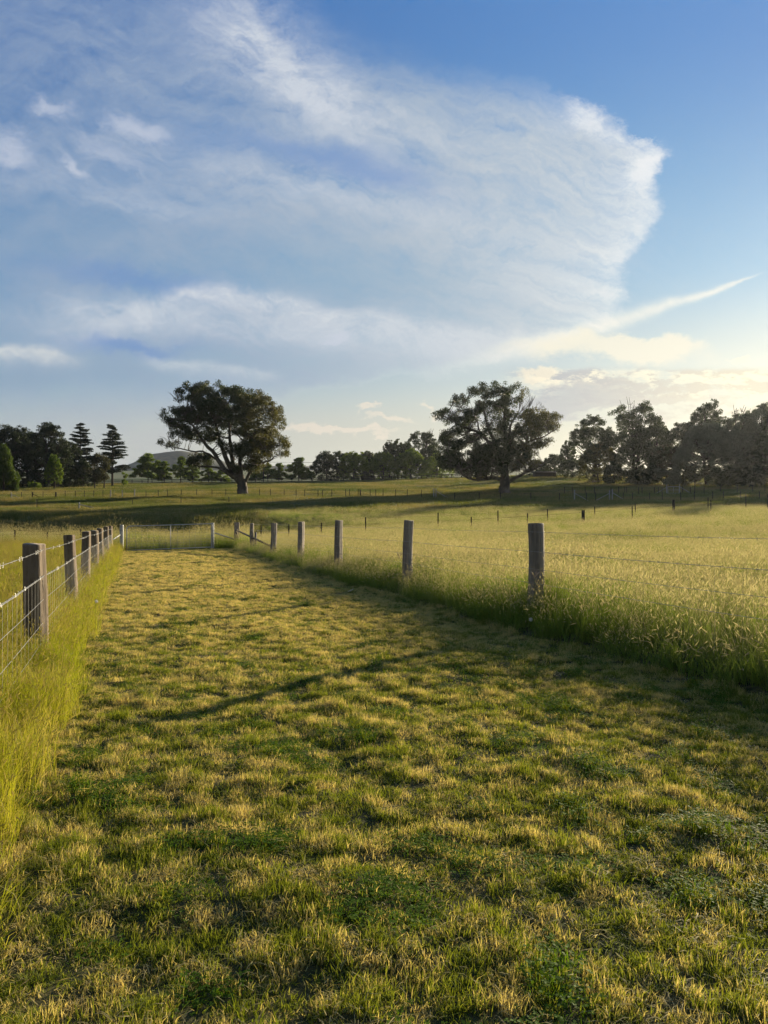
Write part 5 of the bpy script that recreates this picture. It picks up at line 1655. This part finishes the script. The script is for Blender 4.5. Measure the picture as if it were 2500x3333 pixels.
hh *= 1 - 0.30 * sstep(-0.02, -0.25, u) * sstep(36, 44, y)
lean_dir = rots(len(x), rg, 0.10)
lean_dir[:, 1] += 0.10 * vnoise(x, y, 2.5, 45)
hh *= np.where((y > 34) & (y < 46) & (x < -0.18 * y), 2.0, 1.0)
scl = np.stack([s0, s0, hh * s0 ** 0.3 * 0.95], 1)
P_ = np.stack([x, y, ground_z(x, y)], 1)
v = np.where(vnoise(x, y, 2.2, 44) + 0.4 * rg.normal(size=len(x)) > 0.45, rg.integers(5, 7, len(x)), rg.integers(0, 5, len(x)))
scatter('meadow_grass', meadow_v, P_, scl, lean_dir, v, 'tall seeding meadow grass filling the field right of the track', 'grass')
print('meadow', len(x))

# verge on the left: dense bright fine blades, leaning over the mown edge
verge_v = []
for i in range(5):
    lv = blade_set(58, 0.12, 0.40, 0.25, 0.0034, 0.20, rg, curl=0.2)
    stm = blade_set(12, 0.12, 0.50, 0.22, 0.0020, 0.30, rg, curl=0.35, tint=1.0)
    hd = heads(stm[4], stm[5], 0.040, 0.0034, rg, 0.3)
    verge_v.append(tuft('verge_a%d' % i, M['verge'], [lv[:4], stm[:4], (hd[0], hd[1], None, hd[2])]))
def reg_left(x, y):
    s = across(x, y)
    return notmown(x, y) & (s < -0.44) & (x > -0.62 * y - 3.2) & (y < 36.5 + 0.342 * (x + 12.1))
V1 = sample(int(9.5 * 8.5 * 85), -9, 0.5, 0.5, 9, rg, reg_left)
V2 = sample(int(26 * 30 * 24), -24, -3, 9, 36, rg, reg_left)
x = np.concatenate([V1[0], V2[0]]); y = np.concatenate([V1[1], V2[1]])
s0 = np.concatenate([np.full(len(V1[0]), 0.95), np.full(len(V2[0]), 1.25)])
sA = across(x, y)
hh = np.clip(1.0 + 0.25 * vnoise(x, y, 0.8, 51) + 0.15 * vnoise(x, y, 0.3, 52), 0.5, 1.5)
hh *= 0.72 + 0.28 * sstep(-0.6, -1.2, sA) + 0.05
hh *= 0.45 + 0.55 * sstep(2.3, 3.6, y)
rr = rots(len(x), rg, 0.08)
scl = np.stack([s0, s0, hh], 1)
P_ = np.stack([x, y, ground_z(x, y)], 1)
scatter('verge_grass', verge_v, P_, scl, rr, rg.integers(0, 5, len(x)), 'bright yellow green long grass along the left fence', 'grass')
print('verge', len(x))

# pasture on the far slopes
past_v = []
for i in range(4):
    lv = blade_set(46, 0.55, 0.26, 0.35, 0.020, 0.35, rg)
    past_v.append(tuft('pasture_a%d' % i, M['pasture'], [lv[:4]]))
x1, y1 = sample(26000, -62, -8, 36, 112, rg, lambda x, y: (x < -0.16 * y) & (x > -0.60 * y - 1) & (y > 36.5 + 0.342 * (x + 12.1)))
x2, y2 = sample(30000, -95, 95, 72, 160, rg, lambda x, y: (np.abs(x) < 0.60 * y))
x3, y3 = sample(24000, -140, 140, 155, 236, rg, lambda x, y: (np.abs(x) < 0.60 * y))
x = np.concatenate([x1, x2, x3]); y = np.concatenate([y1, y2, y3])
s0 = np.concatenate([np.full(len(x1), 0.9), np.full(len(x2), 1.3), np.full(len(x3), 1.9)])
hh = np.clip(0.95 + 0.45 * vnoise(x, y, 6, 61) + 0.40 * vnoise(x, y, 1.9, 62) + 0.2 * vnoise(x, y, 15, 63), 0.25, 2.2)
scl = np.stack([s0, s0, hh * np.where(y < 112, 1.15, 1.0)], 1)
P_ = np.stack([x, y, ground_z(x, y)], 1)
scatter('pasture_grass', past_v, P_, scl, rots(len(x), rg, 0.06), rg.integers(0, 4, len(x)), 'pasture grass on the rising fields beyond the creek', 'grass')
print('pasture', len(x))

# ------------------------------------------------------------------ evening air
hm = bpy.data.materials.new('evening_air'); hm.use_nodes = True
hm.node_tree.nodes.clear()
ho = hm.node_tree.nodes.new('ShaderNodeOutputMaterial')
hv = hm.node_tree.nodes.new('ShaderNodeVolumePrincipled')
hv.inputs['Color'].default_value = (0.85, 0.88, 0.93, 1)
hv.inputs['Density'].default_value = 0.00008
hv.inputs['Anisotropy'].default_value = 0.6
hm.node_tree.links.new(hv.outputs[0], ho.inputs['Volume'])
hb = MB(); hb.box((0, 1600, 59), (5600, 4000, 124))
tag(hb.build('haze', hm), 'thin warm evening haze over the fields', 'haze', kind='stuff')
